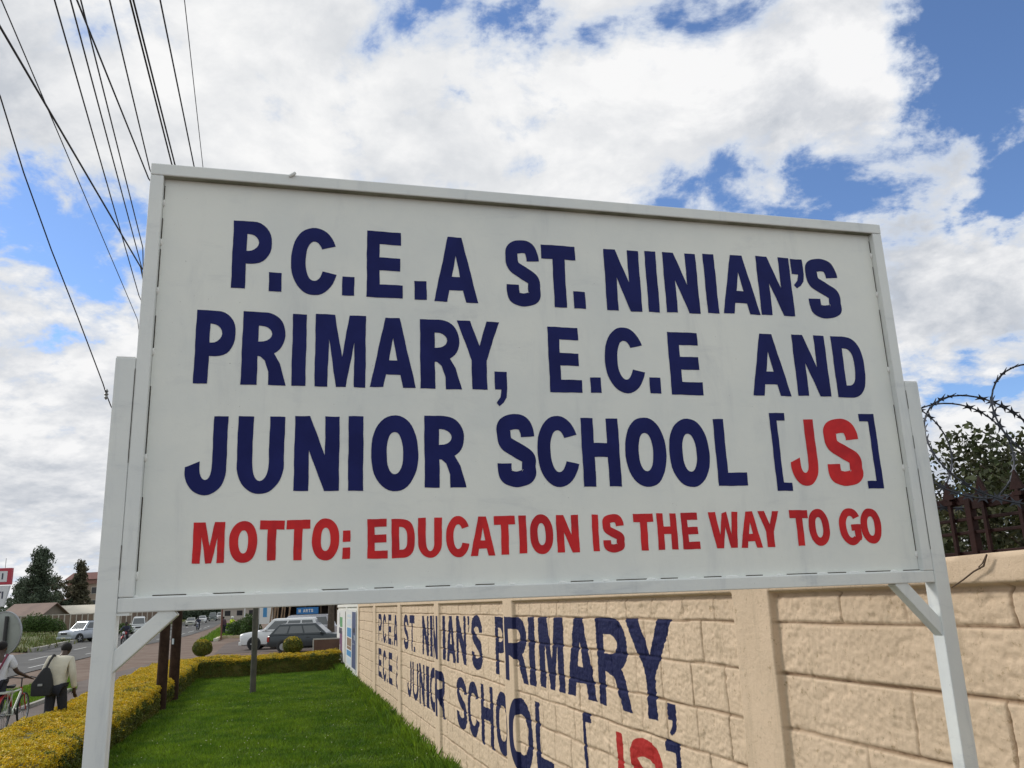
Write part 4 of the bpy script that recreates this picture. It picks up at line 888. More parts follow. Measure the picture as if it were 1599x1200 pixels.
def person(loc, rz, label, J, top, bottom, group=None, hair=True, topname='jacket', long_sleeve=True, helmet=None, loose=1.0, hem=.78):
    """J: joints, x right, y forward"""
    root = thing('person', loc, rz, label, 'person', group)
    V = []; E = []; Rr = []
    def add(p, r_, par=None): V.append(p); Rr.append(r_); i = len(V)-1; (E.append((par, i)) if par is not None else None); return i
    pv = add(J['pelvis'], (.135, .10)); sp_ = add(J['spine'], (.125, .095), pv); ch = add(J['chest'], (.15, .10), sp_); nb = add(J['neck'], .058, ch)
    hd_ = Vector(J['head']); nk = Vector(J['neck']); up_ = (hd_-nk).normalized(); fw = Vector((0, 1, 0)); 
    h1 = add(tuple(hd_-up_*.07+fw*.015), (.070, .075), nb); h2 = add(tuple(hd_+up_*.01), (.080, .095), h1); h3 = add(tuple(hd_+up_*.075-fw*.01), (.062, .078), h2)
    nose = add(tuple(hd_-up_*.015+fw*.115), .012, h2)
    for s, k_ in ((1, 'R'), (-1, 'L')):
        ear = add(tuple(hd_-up_*.01+Vector((s*.088, -.005, 0))), .014, h2)
        sh = add(J['sh'+k_], .068, ch); el = add(J['el'+k_], .047, sh); wr_ = add(J['wr'+k_], .031, el)
        e_, w_ = Vector(J['el'+k_]), Vector(J['wr'+k_]); dv = (w_-e_).normalized(); side = dv.cross(Vector((0, 0, 1)))
        if side.length < .2: side = Vector((0, 1, 0))*-1
        side.normalize(); pal = add(tuple(w_+dv*.05), (.038, .020), wr_)
        for f, (o_, ln) in enumerate(((-.03, .065), (-.01, .08), (.01, .076), (.03, .058))):
            a_ = add(tuple(w_+dv*.10+side*o_), .0105, pal); b_ = add(tuple(w_+dv*(.10+ln*.55)+side*o_+Vector((0, .012, 0))), .0095, a_); add(tuple(w_+dv*(.10+ln*.85)+side*o_+Vector((0, .03, 0))), .008, b_)
        t1 = add(tuple(w_+dv*.04+side*-.038), .012, pal); add(tuple(w_+dv*.085+side*-.06), .0095, t1)
        hp = add(J['hip'+k_], .095, pv); kn = add(J['kn'+k_], .062, hp); an = add(J['an'+k_], .042, kn); add(tuple(Vector(J['an'+k_])+Vector((0, .15, -.045))), .035, an)
    skin_mesh('body', V, E, Rr, m_skin, root, 1)
    # clothes
    V = []; E = []; Rr = []
    pb2 = Vector(J['pelvis'])+Vector((0, 0, hem-J['pelvis'][2])); b0 = add(tuple(pb2), (.185*loose, .150*loose)); b1 = add(J['spine'], (.168*loose, .14*loose), b0); b2 = add(J['chest'], (.185*loose, .135*loose), b1); add(tuple((Vector(J['neck'])*.55+Vector(J['chest'])*.45)), (.10, .095), b2)
    for k_ in 'RL':
        sh = add(J['sh'+k_], .088*loose, b2); e_ = Vector(J['el'+k_]); s_ = Vector(J['sh'+k_])
        if long_sleeve: el = add(tuple(e_), .066*loose, sh); w_ = Vector(J['wr'+k_]); add(tuple(e_+(w_-e_)*.93), .053*loose, el)
        else: add(tuple(s_+(e_-s_)*.8), .075*loose, sh)
    skin_mesh(topname, V, E, Rr, top, root, 2, 1)
    V = []; E = []; Rr = []; b0 = add(J['pelvis'], (.155, .125))
    for k_ in 'RL':
        hp = add(J['hip'+k_], .112, b0); kn = add(J['kn'+k_], .085, hp); add(tuple(Vector(J['an'+k_])+Vector((0, 0, .03))), .068, kn)
    skin_mesh('trousers', V, E, Rr, bottom, root, 2)
    for k_ in 'RL':
        a_ = Vector(J['an'+k_]); MB().ell(tuple(a_+Vector((0, .07, -.04))), (.052, .145, .052), 10, 6).build('shoe', m_shoe, root, smooth=True)
    if helmet: MB().ell(tuple(hd_+up_*.035), (.14, .155, .14), 14, 10).build('helmet', helmet, root, smooth=True)
    else:
        mb = MB(); mb.ell(tuple(hd_+up_*.035-fw*.018), (.097, .112, .098), 14, 10); mb.build('hair', m_hair, root, smooth=True)
    for s in (1, -1): MB().ell(tuple(hd_+up_*.012+fw*.088+Vector((s*.032, 0, 0))), (.013, .008, .008), 6, 4).build('eye', PC['white'], root)
    MB().ell(tuple(hd_-up_*.055+fw*.088), (.028, .010, .010), 6, 4).build('mouth', m_hair, root)
    return root
m_cream = mat('cream_cloth', (.62, .58, .48), .85, var=.2, vscale=5, bump=.5, bscale=14); m_dkcloth = mat('dark_trousers', (.022, .024, .035), .9, var=.3, vscale=6)
m_white = mat('white_cloth', (.62, .63, .68), .85, var=.15, vscale=6, bump=.5, bscale=12); m_bagk = mat('black_canvas', (.018, .019, .022), .85, bump=.4, bscale=30)
m_redc = mat('red_canvas', (.22, .015, .02), .8); m_maroon = mat('maroon_strap', (.18, .03, .06), .8)
WALK = dict(pelvis=(0, -.02, .93), spine=(0, .01, 1.12), chest=(0, .07, 1.33), neck=(.01, .14, 1.48), head=(.02, .24, 1.60), shR=(.19, .06, 1.41), shL=(-.19, .06, 1.43), elR=(.26, .02, 1.13), elL=(-.27, .02, 1.16), wrR=(.28, .09, .87), wrL=(-.22, .16, .98),
    hipR=(.09, -.02, .90), hipL=(-.09, -.02, .90), knR=(.10, .10, .50), knL=(-.10, -.02, .50), anR=(.10, .10, .09), anL=(-.10, -.24, .12))
ym = 16.6; mp_ = aty(92, 1040, ym); man = person((mp_[0], ym, g(ym)-.02), R(8), 'stooping man in a cream jacket and dark trousers walking away along hedge', WALK, m_cream, m_dkcloth, hem=.80)
bagr = thing('shoulder_bag', (mp_[0], ym, g(ym)-.02), R(8), 'large black shoulder bag slung on the back of the man in cream', 'bag')
mb = MB(); V = []; 
bag_prof = [(-.36, .80, .13), (-.37, 1.02, .12), (-.26, 1.20, .09), (-.20, 1.30, .05), (-.10, 1.30, .05), (-.04, 1.16, .09), (.0, .98, .12), (-.02, .80, .13)]
f_ = [(x, -.16-d_*.9, z) for x, z, d_ in bag_prof]; b_ = [(x, -.14, z) for x, z, d_ in bag_prof]; n_ = len(f_)
mb.poly(f_+b_, [tuple(range(n_))[::-1], tuple(range(n_, 2*n_))]+[(i, (i+1) % n_, n_+(i+1) % n_, n_+i) for i in range(n_)]); mb.build('bag_body', m_bagk, bagr, bevel=.03, smooth=True)
MB().tube([(-.15, -.20, 1.28), (-.12, -.12, 1.42), (-.10, -.02, 1.51), (-.10, .10, 1.48), (-.12, .2, 1.35)], .022, 6).build('strap', m_bagk, bagr, smooth=True)
MB().box((-.24, -.283, .98), (-.16, -.274, 1.02)).build('badge', m_steel, bagr)
def wheel(root, c, r_, tr, spokes=12, rimm=None, yaw=0):
    t = MB(); ring = [(r_-tr+tr*math.cos(a), tr*math.sin(a)) for a in np.linspace(0, 2*math.pi, 9)]
    t.lathe(ring, c, 'y', 32, False); t = t.build('wheel', m_tyre, root, smooth=True)
    mb = MB(); rr = r_-2*tr
    mb.lathe([(rr, -.012), (rr+.012, -.012), (rr+.012, .012), (rr, .012), (rr, -.012)], c, 'y', 28, False); mb.lathe([(.025, -.04), (.025, .04)], c, 'y', 10)
    for i in range(spokes): a = 2*math.pi*i/spokes; mb.tube([(c[0], c[1]+.02*(-1)**i, c[2]), (c[0]+rr*math.cos(a), c[1], c[2]+rr*math.sin(a))], .003, 4)
    mb.build('rim', rimm or m_rim, t); return t
# bicycle: x forward
bw = aty(6, 1104, 17.8); fwp = aty(38, 1094, 18.9); hdg = math.atan2(fwp[1]-bw[1], fwp[0]-bw[0]); bz = g(18)-.02
bike = thing('bicycle', (bw[0], bw[1], bz), hdg, 'pale framed bicycle with a red rear mudguard pushed beside the hedge', 'bicycle')
m_bframe = mat('pale_frame', (.50, .52, .46), .4); m_redp = mat('red_paint_gloss', (.40, .03, .03), .4)
wheel(bike, (0, 0, .34), .34, .022, 16); fw_ = wheel(bike, (1.08, 0, .34), .34, .022, 16)
mb = MB(); mb.tube([(.45, 0, .30), (.33, 0, .80)], .018); mb.tube([(.45, 0, .30), (.88, 0, .72)], .022); mb.tube([(.35, 0, .74), (.88, 0, .76)], .02); mb.tube([(0, .03, .34), (.45, .03, .30)], .011); mb.tube([(0, -.03, .34), (.45, -.03, .30)], .011); mb.tube([(0, .03, .34), (.34, .03, .74)], .010); mb.tube([(0, -.03, .34), (.34, -.03, .74)], .010)
mb.build('frame', m_bframe, bike, smooth=True)
mb = MB(); mb.tube([(.86, 0, .80), (.92, 0, .66)], .024); 
for s in (1, -1): mb.tube([(.92, s*.05, .66), (1.08, s*.05, .34)], .013)
mb.build('fork', m_redp, bike, smooth=True)
MB().tube([(.80, -.30, .98), (.86, -.18, 1.0), (.86, 0, .98), (.86, .18, 1.0), (.80, .30, .98)], .013).build('handlebar', m_trim, bike, smooth=True)
MB().tube([(.86, 0, .99), (.86, 0, .78)], .014).build('stem', m_trim, bike)
mb = MB(); mb.hexa([(.20, -.09, .83), (.20, .09, .83), (.48, .025, .85), (.48, -.025, .85)][::-1], [(.20, -.10, .88), (.20, .10, .88), (.48, .03, .89), (.48, -.03, .89)][::-1]); mb.build('saddle', m_bagk, bike, bevel=.015)
MB().tube([(.38*math.cos(a), 0, .34+.38*math.sin(a)) for a in np.linspace(R(20), R(165), 12)], .03, 8).build('mudguard', m_redp, bike, smooth=True)
mb = MB(); mb.box((-.25, -.09, .76), (.22, .09, .785)); mb.tube([(0, .08, .34), (-.1, .08, .77)], .008); mb.tube([(0, -.08, .34), (-.1, -.08, .77)], .008); mb.build('carrier', m_bframe, bike)
mb = MB(); mb.lathe([(.10, -.005), (.10, .005)], (.45, .05, .30), 'y', 16); mb.bar((.45, .08, .30), (.56, .08, .18), .02); mb.bar((.45, -.08, .30), (.34, -.08, .42), .02); mb.build('crank', m_trim, bike)
# the bicycle is pushed by a walking person on its left; y forward
cdir = np.array([math.cos(hdg), math.sin(hdg)]); cp_ = aty(-1, 1040, 17.9); sp0 = cp_[:2]
PUSH = dict(pelvis=(0, -.02, .95), spine=(0, .0, 1.14), chest=(0, .03, 1.36), neck=(0, .06, 1.50), head=(-.01, .09, 1.64), shR=(.19, .04, 1.42), shL=(-.19, .03, 1.42), elR=(.30, .10, 1.15), elL=(-.26, .02, 1.14), wrR=(.44, .32, 1.03), wrL=(-.26, .12, .90),
    hipR=(.09, -.02, .92), hipL=(-.09, -.02, .92), knR=(.09, -.06, .50), knL=(-.09, .12, .51), anR=(.09, -.28, .13), anL=(-.09, .14, .09))
cyc = person((sp0[0], sp0[1], bz), hdg-math.pi/2, 'person in a white shirt walking a bicycle at the left edge', PUSH, m_white, m_dkcloth, topname='shirt', long_sleeve=False, hem=.86, loose=1.02)
rb_ = thing('sling_bag', (sp0[0], sp0[1], bz), hdg-math.pi/2, 'red sling bag with maroon strap worn over the white shirt', 'bag')
MB().box((-.22, -.30, .66), (.06, -.18, .98)).build('bag_body', m_redc, rb_, bevel=.03)
MB().tube([(-.06, -.22, .96), (.03, -.175, 1.14), (.11, -.14, 1.34), (.14, -.03, 1.50), (.12, .12, 1.46)], .022, 6).build('strap', m_maroon, rb_, smooth=True)
def motorbike(loc, rz, label, col, group):
    root = thing('motorcycle', loc, rz, label, 'motorcycle', group)
    wheel(root, (-.62, 0, .30), .30, .05, 8); wheel(root, (.66, 0, .30), .30, .045, 8)
    mb = MB(); mb.tube([(-.62, 0, .32), (-.1, 0, .36), (.2, 0, .36), (.42, 0, .82)], .03); mb.tube([(-.55, 0, .72), (.42, 0, .84)], .03); mb.tube([(-.62, .1, .32), (-.4, .12, .68)], .025); mb.tube([(-.62, -.1, .32), (-.4, -.12, .68)], .025); mb.build('frame', m_trim, root, smooth=True)
    MB().ell((.14, 0, .86), (.27, .15, .13), 12, 8).build('fuel_tank', col, root, smooth=True)
    MB().box((-.72, -.13, .76), (-.08, .13, .85)).build('seat', m_bagk, root, bevel=.03)
    MB().box((-.12, -.15, .30), (.24, .15, .62)).build('engine', m_steel, root, bevel=.04)
    mb = MB()
    for s in (1, -1): mb.tube([(.66, s*.08, .30), (.44, s*.08, .95)], .022)
    mb.build('fork', m_steel, root, smooth=True)
    MB().tube([(.28, -.36, 1.06), (.40, -.2, 1.06), (.42, 0, 1.0), (.40, .2, 1.06), (.28, .36, 1.06)], .015).build('handlebar', m_trim, root, smooth=True)
    MB().ell((.52, 0, .90), (.07, .10, .10), 10, 8).build('headlight', m_lens, root, smooth=True)
    MB().tube([(.66+.34*math.cos(a), 0, .30+.36*math.sin(a)) for a in np.linspace(R(30), R(150), 8)], .05, 8).build('mudguard', col, root, smooth=True)
    MB().tube([(.1, -.17, .32), (-.3, -.2, .3), (-.8, -.2, .42)], .035).build('exhaust', m_steel, root, smooth=True); return root
SIT = dict(pelvis=(0, 0, .90), spine=(0, .04, 1.08), chest=(0, .10, 1.30), neck=(0, .12, 1.43), head=(0, .16, 1.57), shR=(.19, .1, 1.36), shL=(-.19, .1, 1.36), elR=(.32, .28, 1.14), elL=(-.32, .28, 1.14), wrR=(.33, .52, 1.09), wrL=(-.33, .52, 1.09),
    hipR=(.11, .02, .88), hipL=(-.11, .02, .88), knR=(.20, .42, .72), knL=(-.20, .42, .72), anR=(.17, .28, .30), anL=(-.17, .28, .30))
m_hivis = mat('hi_vis_cloth', (.50, .62, .03), .8); m_dcloth = mat('dark_jacket', (.03, .035, .06), .85); m_helm = mat('white_helmet', (.6, .6, .58), .35)
def rider(px, py, heading, blab, plab, col, top, helmet=None):
    q = onroad(px, py); a = along(heading); motorbike(q, a, blab, col, 'motorcycles on and beside the road')
    h = np.array(heading)/np.linalg.norm(heading); person((q[0]-h[0]*.16, q[1]-h[1]*.16, q[2]), a-math.pi/2, plab, SIT, top, m_dkcloth, topname='jacket', hem=.9, helmet=helmet)
rider(195, 1008, (.12, -1), 'red motorcycle coming towards the camera through the left brace', 'dark-clad motorcyclist riding the red motorcycle seen through brace', m_redp, m_dcloth)
rider(309, 985, (.2, -1), 'small dark motorcycle far down the road near the beige saloon', 'rider in dark jacket on the small far motorcycle', mat('blue_tank', (.05, .06, .15), .4), m_dcloth)
rider(362, 990, (.96, -.25), 'motorcycle standing on the grass verge beside the thin post', 'rider in a yellow hi-vis vest on roadside motorcycle', m_trim, m_hivis, m_helm)
STAND = {**WALK, 'knL': (-.10, .03, .50), 'anL': (-.10, 0, .09), 'anR': (.10, .0, .09), 'knR': (.10, .03, .5), 'head': (0, .12, 1.63), 'neck': (0, .07, 1.5), 'chest': (0, .03, 1.33)}
q = onroad(349, 993); person(q, R(60), 'person in dark clothes standing beside the thin brown post', STAND, mat('plum_cloth', (.07, .03, .05), .85), m_dkcloth, hem=.85)
# ================================================================== BUILDINGS AND THINGS ACROSS THE ROAD
def verge_z(x, y): return g(y)
m_verge = mat('verge_grass', (.075, .115, .022), .95, col2=(.13, .115, .045), vscale=.35, bump=.6, bscale=4)
vl = [p_ for p_ in RLs[4:46]]
outer = [p_+np.array([-(26+22*i/42.), 22+16*i/42., 0]) for i, p_ in enumerate(vl)]
a = np.array(outer); b = np.array(vl); V = []; sub = 10
for i in range(len(a)):
    for j in range(sub+1):
        t = j/sub; p_ = b[i]+(a[i]-b[i])*t; V.append((p_[0], p_[1], g(b[i][1])+.10+(.15-g(b[i][1]))*min(1, t*1.25)**1.0+(random.uniform(-.1, .1) if 0 < j else 0)))
n_ = sub+1; Fq = [(i*n_+j, i*n_+j+1, (i+1)*n_+j+1, (i+1)*n_+j) for i in range(len(a)-1) for j in range(sub)]
tag(npmesh('verge', V, Fq, m_verge, smooth=True), kind='structure')
m_kerb = mat('kerb_stone', (.36, .34, .30), .9, var=.35, vscale=1.2, bump=.4)
def kerb(pts_, w_, h_, m, name='kerb', z=0.):
    mb = MB()
    for i in range(len(pts_)-1):
        a, b = pts_[i], pts_[i+1]; mb.bar((a[0], a[1], g(a[1])+h_/2+z), (b[0], b[1], g(b[1])+h_/2+z), w_, h_)
    return tag(mb.build(name, m), kind='structure')
kerb(vl, .35, .30, m_kerb)
m_kw = mat('kerb_paint', (.62, .60, .52), .8, col2=(.50, .38, .18), vscale=.6)
kp = [gp(336, 1002), gp(345, 997.5), gp(362, 996.5), gp(386, 996), gp(410, 995)]; kerb(resample(kp, 14), .3, .22, m_kw, 'painted_kerb')
kerb(resample([gp(-40, 1136), gp(40, 1108), gp(62, 1100), gp(110, 1080)], 10), .12, .10, m_kerb, 'path_kerb', z=0)
gr_ = [gp(306, 1006), gp(322, 996), gp(338, 985), gp(352, 975)]; gr2 = [gp(336, 1001.5), gp(345, 996.8), gp(380, 994), gp(400, 975)]
tag(sheet('grass_island', resample(gr_, 14), resample(gr2, 14), .05, m_verge), kind='structure')
gr_ = [gp(-60, 1090), gp(30, 1078), gp(70, 1066), gp(112, 1058)]; gr2 = [gp(-60, 1130), gp(30, 1108), gp(80, 1092), gp(120, 1078)]
tag(sheet('grass_strip', resample(gr_, 14), resample(gr2, 14), .032, m_lawn), kind='structure')
def grass_on(left, right, n, h0, h1, w_, label, dz, m=m_grass):
    a, b = resample(left, 40), resample(right, 40); s, t = rng.random(n), rng.random(n); i = (s*38.99).astype(int); f_ = (s*38.99-i)[:, None]
    p_ = (a[i]*(1-f_)+a[i+1]*f_)*(1-t)[:, None]+(b[i]*(1-f_)+b[i+1]*f_)*t[:, None]
    V, Fq = blades(n, p_[:, :2], h0, h1, w_, .8, np.array([g(y) for y in p_[:, 1]])+dz); tag(npmesh('verge_grass', V, Fq, m), label, 'grass', kind='stuff')
grass_on(gr_, gr2, 16000, .04, .12, .014, 'short green grass strip beside the footpath and cyclist', .03)
hl_ = [np.array(hpt(s, 1.62, 0)) for s in np.linspace(-3, HLEN+1, 12)]; hr_ = [np.array(hpt(s, 2.3, 0)) for s in np.linspace(-3, HLEN+1, 12)]
grass_on(hl_, hr_, 9000, .05, .2, .014, 'rough grass along the road side of the golden hedge', .0)
m_dry = mat('dry_grass_blade', (.095, .15, .03), .8, col2=(.15, .14, .045), vscale=.5, island=.4, trans=.2)
isl = [gp(306, 1006), gp(322, 996), gp(338, 985), gp(352, 975)]; isr = [gp(336, 1001.5), gp(345, 996.8), gp(380, 994), gp(400, 975)]
grass_on(isl, isr, 12000, .08, .35, .04, 'rough grass on the verge island behind painted kerb', .04)
# verge tufts
vv = np.array(V).reshape(-1, 3) if False else None
n_ = 14000; s, t = rng.random(n_), rng.random(n_)**1.3*.8; i = (s*(len(b)-1.01)).astype(int); base_ = b[i]+(a[i]-b[i])*t[:, None]
zz_ = np.array([g(b[k_][1]) for k_ in i]); zz_ = zz_+.10+(.15-zz_)*np.minimum(1, t*1.25)
V, Fq = blades(n_, base_[:, :2]+rng.normal(0, .4, (n_, 2)), .10, .45, .09, .8, zz_-.02); tag(npmesh('verge_grass', V, Fq, m_dry), 'rough dry grass on the bank across the road', 'grass', kind='stuff')
def shrub(px, py, y, rx, rz_, lab, n=2600, lf=.16, z=None, m=None, grp=None):
    p_ = aty(px, py, y); root = thing('shrub', (p_[0], y, p_[2]), 0, lab, 'shrub', grp); d = rng.normal(size=(n, 3)); d /= np.linalg.norm(d, axis=1)[:, None]; d[:, 2] = np.abs(d[:, 2])
    rr = rng.random(n)**.35*(.72+.6*fbm(d[:, 0]*2.5+px, d[:, 1]*2.5+d[:, 2]*2+py, 3)); P = d*rr[:, None]*np.array([rx, rx*.7, rz_])
    V, Fq = leaves(P, lf); npmesh('foliage', V, Fq, m or m_shrub, root); mb = MB()
    for k_ in range(6): a_ = k_*1.05; mb.tube([(0, 0, -.2), (.3*rx*math.cos(a_), .3*rx*math.sin(a_), .6*rz_)], .025, 5)
    mb.build('stems', m_bark, root)
SG = 'shrubs along the foot of the brown fence'
for px, y, rx, rz_, lab in ((44, 99, 1.3, 1.6, 'leftmost dark green shrub by the brown fence'), (56, 100, 1.5, 1.9, 'tallest rounded shrub below the brown-roofed house'), (70, 100, 1.5, 1.7, 'broad green shrub midway along the brown fence'), (83, 101, 1.4, 1.4, 'rightmost low shrub just left of silver four-wheel drive')):
    shrub(px, 986, y, rx, rz_, lab, grp=SG)
IG = 'bushes on the verge island'
for px, py, y, rx, rz_, lab in ((372, 990, 76, 1.0, 1.2, 'pointed green bush behind the hi-vis rider'), (383, 991, 78, 1.0, 1.5, 'upright bush beside the thin white post'), (392, 991, 74, .9, 1.7, 'dark bush left of the grey lawn pole')):
    shrub(px, py, y, rx, rz_, lab, grp=IG, n=2000)
shrub(186, 988, 88, 1.3, .9, 'roadside bush seen through the left brace by the motorcyclist', n=2000)
# fence
m_board = mat('brown_boards', (.20, .145, .105), .85, col2=(.15, .105, .08), vscale=.8, bump=.4); m_postc = mat('concrete_post', (.45, .41, .36), .9)
fa, fb_ = aty(20, 984, 106), aty(252, 975, 123); fl = thing('board_fence', (fa[0], fa[1], .0), math.atan2(fb_[1]-fa[1], fb_[0]-fa[0]), 'long brown fence with pale concrete posts across the road', 'fence')
flen = np.hypot(*(fb_-fa)[:2]); nb_ = 26; zt = 2.0
for k_ in range(nb_):
    x0 = flen*k_/nb_; x1 = flen*(k_+1)/nb_
    MB().box((x0+.07, -.03, -.6), (x1-.07, .03, zt-.12)).build('panel', m_board, fl); MB().box((x0-.07, -.07, -.6), (x0+.07, .07, zt)).build('post', m_postc, fl, bevel=.01)
MB().box((0, -.05, zt-.11), (flen, .05, zt-.02)).build('top_rail', m_postc, fl)
# houses
m_roofb = mat('brown_roof', (.235, .16, .13), .8, col2=(.18, .12, .10), vscale=.6); m_roofc = mat('cream_roof', (.62, .56, .46), .6, var=.12, vscale=.5); m_wallh = mat('house_wall', (.20, .17, .14), .9, var=.2, vscale=.5); m_dkw = mat('dark_window', (.03, .03, .035), .3)
def gable_house(px, y, z_e, z_r, wdt, ln, yaw, label, roofm, wallm, over=.5):
    p_ = aty(px, 960, y); root = thing('house', (p_[0], p_[1], 0), yaw, label, 'house')
    mb = MB(); w_ = wdt/2; mb.poly([(0, -w_, -.6), (ln, -w_, -.6), (ln, w_, -.6), (0, w_, -.6), (0, -w_, z_e), (ln, -w_, z_e), (ln, w_, z_e), (0, w_, z_e), (0, 0, z_r-.12), (ln, 0, z_r-.12)], [(0,1,5,4),(2,3,7,6),(0,4,8,7,3),(1,2,6,9,5),(0,3,2,1)]); mb.build('wall', wallm, root)
    mb = MB()
    for s in (1, -1):
        dz = (z_r-z_e)/w_*over; A_ = [(-over, 0, z_r), (ln+over, 0, z_r), (ln+over, s*(w_+over), z_e-dz), (-over, s*(w_+over), z_e-dz)]
        mb.poly(A_+[(x, yy, z-.10) for x, yy, z in A_], [(0,1,2,3),(7,6,5,4),(0,4,5,1),(1,5,6,2),(2,6,7,3),(3,7,4,0)])
    mb.build('roof', roofm, root)
    for x in np.arange(1.5, ln-1, 3.0):
        MB().box((x, -w_-.04, .8), (x+1.2, -w_+.02, 1.9)).build('window', m_dkw, root)
    MB().box((-.04, -.5, -.5), (.02, .5, 1.7)).build('door', m_dkw, root); return root
gable_house(26, 117, 2.1, 3.55, 5.2, 5.4, R(-8), 'low house with a rusty brown gable roof behind the fence', m_roofb, m_wallh)
gable_house(76, 128, 2.0, 3.2, 6.5, 16, R(4), 'low house with a pale cream metal roof behind the fence', m_roofc, m_wallh)
# apartment block
ap = aty(103, 950, 172); bl = thing('apartment_block', (ap[0], ap[1], -.5), R(-10), 'tall brown apartment block with dark red roof behind the trees', 'building')
m_apt = mat('apartment_render', (.30, .235, .19), .9, col2=(.25, .2, .165), vscale=.2); m_redroof = mat('dark_red_roof', (.20, .085, .075), .8, var=.2)
MB().box((0, 0, 0), (17, 12, 9.0)).build('wall', m_apt, bl)
mb = MB(); mb.hexa([(-.6, -.6, 9.0), (17.6, -.6, 9.0), (17.6, 12.6, 9.0), (-.6, 12.6, 9.0)], [(.4, .8, 10.4), (16.4, .8, 10.4), (16.4, 11.2, 10.4), (.4, 11.2, 10.4)]); mb.build('roof', m_redroof, bl)
MB().box((-.25, -.25, 8.1), (17.25, 0, 8.9)).build('parapet_band', mat('band', (.24, .13, .11), .9), bl)
for x in np.arange(.0, 17, 4.0): MB().box((x, -.22, 0), (x+.45, -.001, 8.1)).build('pilaster', m_apt, bl)
for zf in (1.0, 3.6, 6.1):
    for x in np.arange(1.3, 16, 4.0):
        f_ = MB().box((x, -.06, zf), (x+1.9, .02, zf+1.4)).build('window', m_postc, bl); MB().box((x+.12, -.08, zf+.1), (x+1.78, -.061, zf+1.3)).build('pane', m_dkw, f_)
p_ = aty(81, 940, 190); h_ = thing('house', (p_[0], p_[1], 0), 0, 'small pale building between the two large trees far behind', 'house')
MB().box((0, 0, -1), (6, 6, 4.0)).build('wall', m_postc, h_); mb = MB(); mb.hexa([(-.4, -.4, 4.0), (6.4, -.4, 4.0), (6.4, 6.4, 4.0), (-.4, 6.4, 4.0)], [(1, 1, 5.2), (5, 1, 5.2), (5, 5, 5.2), (1, 5, 5.2)]); mb.build('roof', m_redroof, h_)
for x in (1, 3.6): MB().box((x, -.05, 1.6), (x+1.2, .02, 2.8)).build('window', m_dkw, h_)
# red-roofed building down the road
p_ = aty(345, 955, 215); h_ = thing('house', (p_[0], p_[1], -1), 0, 'distant long building with a reddish roof at the end of road', 'house')
MB().box((0, 0, 0), (26, 8, 3.0)).build('wall', m_postc, h_); mb = MB(); mb.hexa([(-.6, -.6, 3.0), (26.6, -.6, 3.0), (26.6, 8.6, 3.0), (-.6, 8.6, 3.0)], [(1, 4, 4.6), (25, 4, 4.6), (25, 4.2, 4.6), (1, 4.2, 4.6)]); mb.build('roof', mat('salmon_roof', (.42, .17, .13), .8), h_)
for x in np.arange(1, 25, 3): MB().box((x, -.05, 1), (x+1.4, .02, 2.2)).build('window', m_dkw, h_)
for px, y, rx, lab in ((286, 236, 7.5, 'rounded dark tree clump above the distant beige saloon'), (312, 240, 7.5, 'dark tree clump above the distant white saloon'), (334, 238, 6.0, 'dark tree clump left of the reddish far roof'), (262, 230, 6.0, 'tree clump mostly behind the brown power poles')):
    shrub(px, 967, y, rx, 5.2, lab, n=3500, lf=.55, m=m_con, grp='tree clumps at the end of the road')
# far tree belt
n_ = 26000; xx = rng.uniform(-340, 130, n_); yy = 255+rng.uniform(0, 40, n_)+np.abs(xx)*.05; hh = (3.2+5.5*fbm(xx*.06, yy*.02, 4))*rng.random(n_)**.55
P = np.stack([xx, yy, hh-1.2], -1); V, Fq = leaves(P, 1.3); tag(npmesh('far_trees', V, Fq, m_con), 'distant belt of dark trees along the horizon', 'trees', kind='stuff')
# billboard, mirror
m_bred = mat('billboard_red', (.42, .035, .06), .5); m_bwhite = mat('billboard_white', (.62, .64, .66), .5); m_ink = mat('dark_ink', (.05, .06, .09), .6)
yb = 62.; c1 = aty(18.5, 887, yb); c2 = aty(18.5, 913, yb); bb = thing('billboard', (c1[0], yb, g(yb)), R(6), 'red framed billboard box above a white board at the left edge', 'billboard')
zt, zm = c1[2]-g(yb), c2[2]-g(yb); c3 = aty(14, 947, yb)[2]-g(yb)
MB().box((-2.6, 0, zm), (0, .35, zt)).build('red_box', m_bred, bb, bevel=.03); MB().box((-2.3, -.02, zm+.2), (-.25, .002, zt-.22)).build('display_panel', m_bwhite, bb)
for x, z0_, z1_ in ((-.62, .38, .82), (-.95, .3, .6), (-1.4, .3, .8), (-1.9, .35, .75)): MB().box((x, -.032, zm+z0_), (x+.10, -.0205, zm+z1_)).build('mark', m_ink, bb)
mb = MB(); mb.hexa([(-2.6, .05, c3), (-.35, .05, c3), (-.35, .3, c3), (-2.6, .3, c3)], [(-2.6, .05, zm-.06), (-.06, .05, zm-.06), (-.06, .3, zm-.06), (-2.6, .3, zm-.06)]); mb.build('lower_board', m_bwhite, bb)
for x, z_ in ((-.85, .95), (-1.2, .95), (-1.6, .9)): MB().box((x, .035, c3+z_), (x+.28, .048, c3+z_+.1)).build('mark', m_ink, bb)
MB().box((-.52, .035, c3+.55), (-.42, .048, c3+1.05)).build('mark', m_ink, bb)
MB().tube([(-1.4, .18, 0), (-1.4, .18, c3)], .12).build('post', m_steel, bb); MB().tube([(-.5, .1, zt), (-.5, .1, zt+.7)], .02).build('rod', m_steel, bb)
ym_ = 27.; c = aty(3, 990, ym_); r_ = .66; mir = thing('traffic_mirror', (c[0], ym_, g(ym_)), R(-14), 'round grey roadside mirror seen from behind on its dark pole', 'traffic mirror')
m_disc = mat('translucent_plastic', (.22, .24, .215), .5, col2=(.30, .32, .30), vscale=1.5)
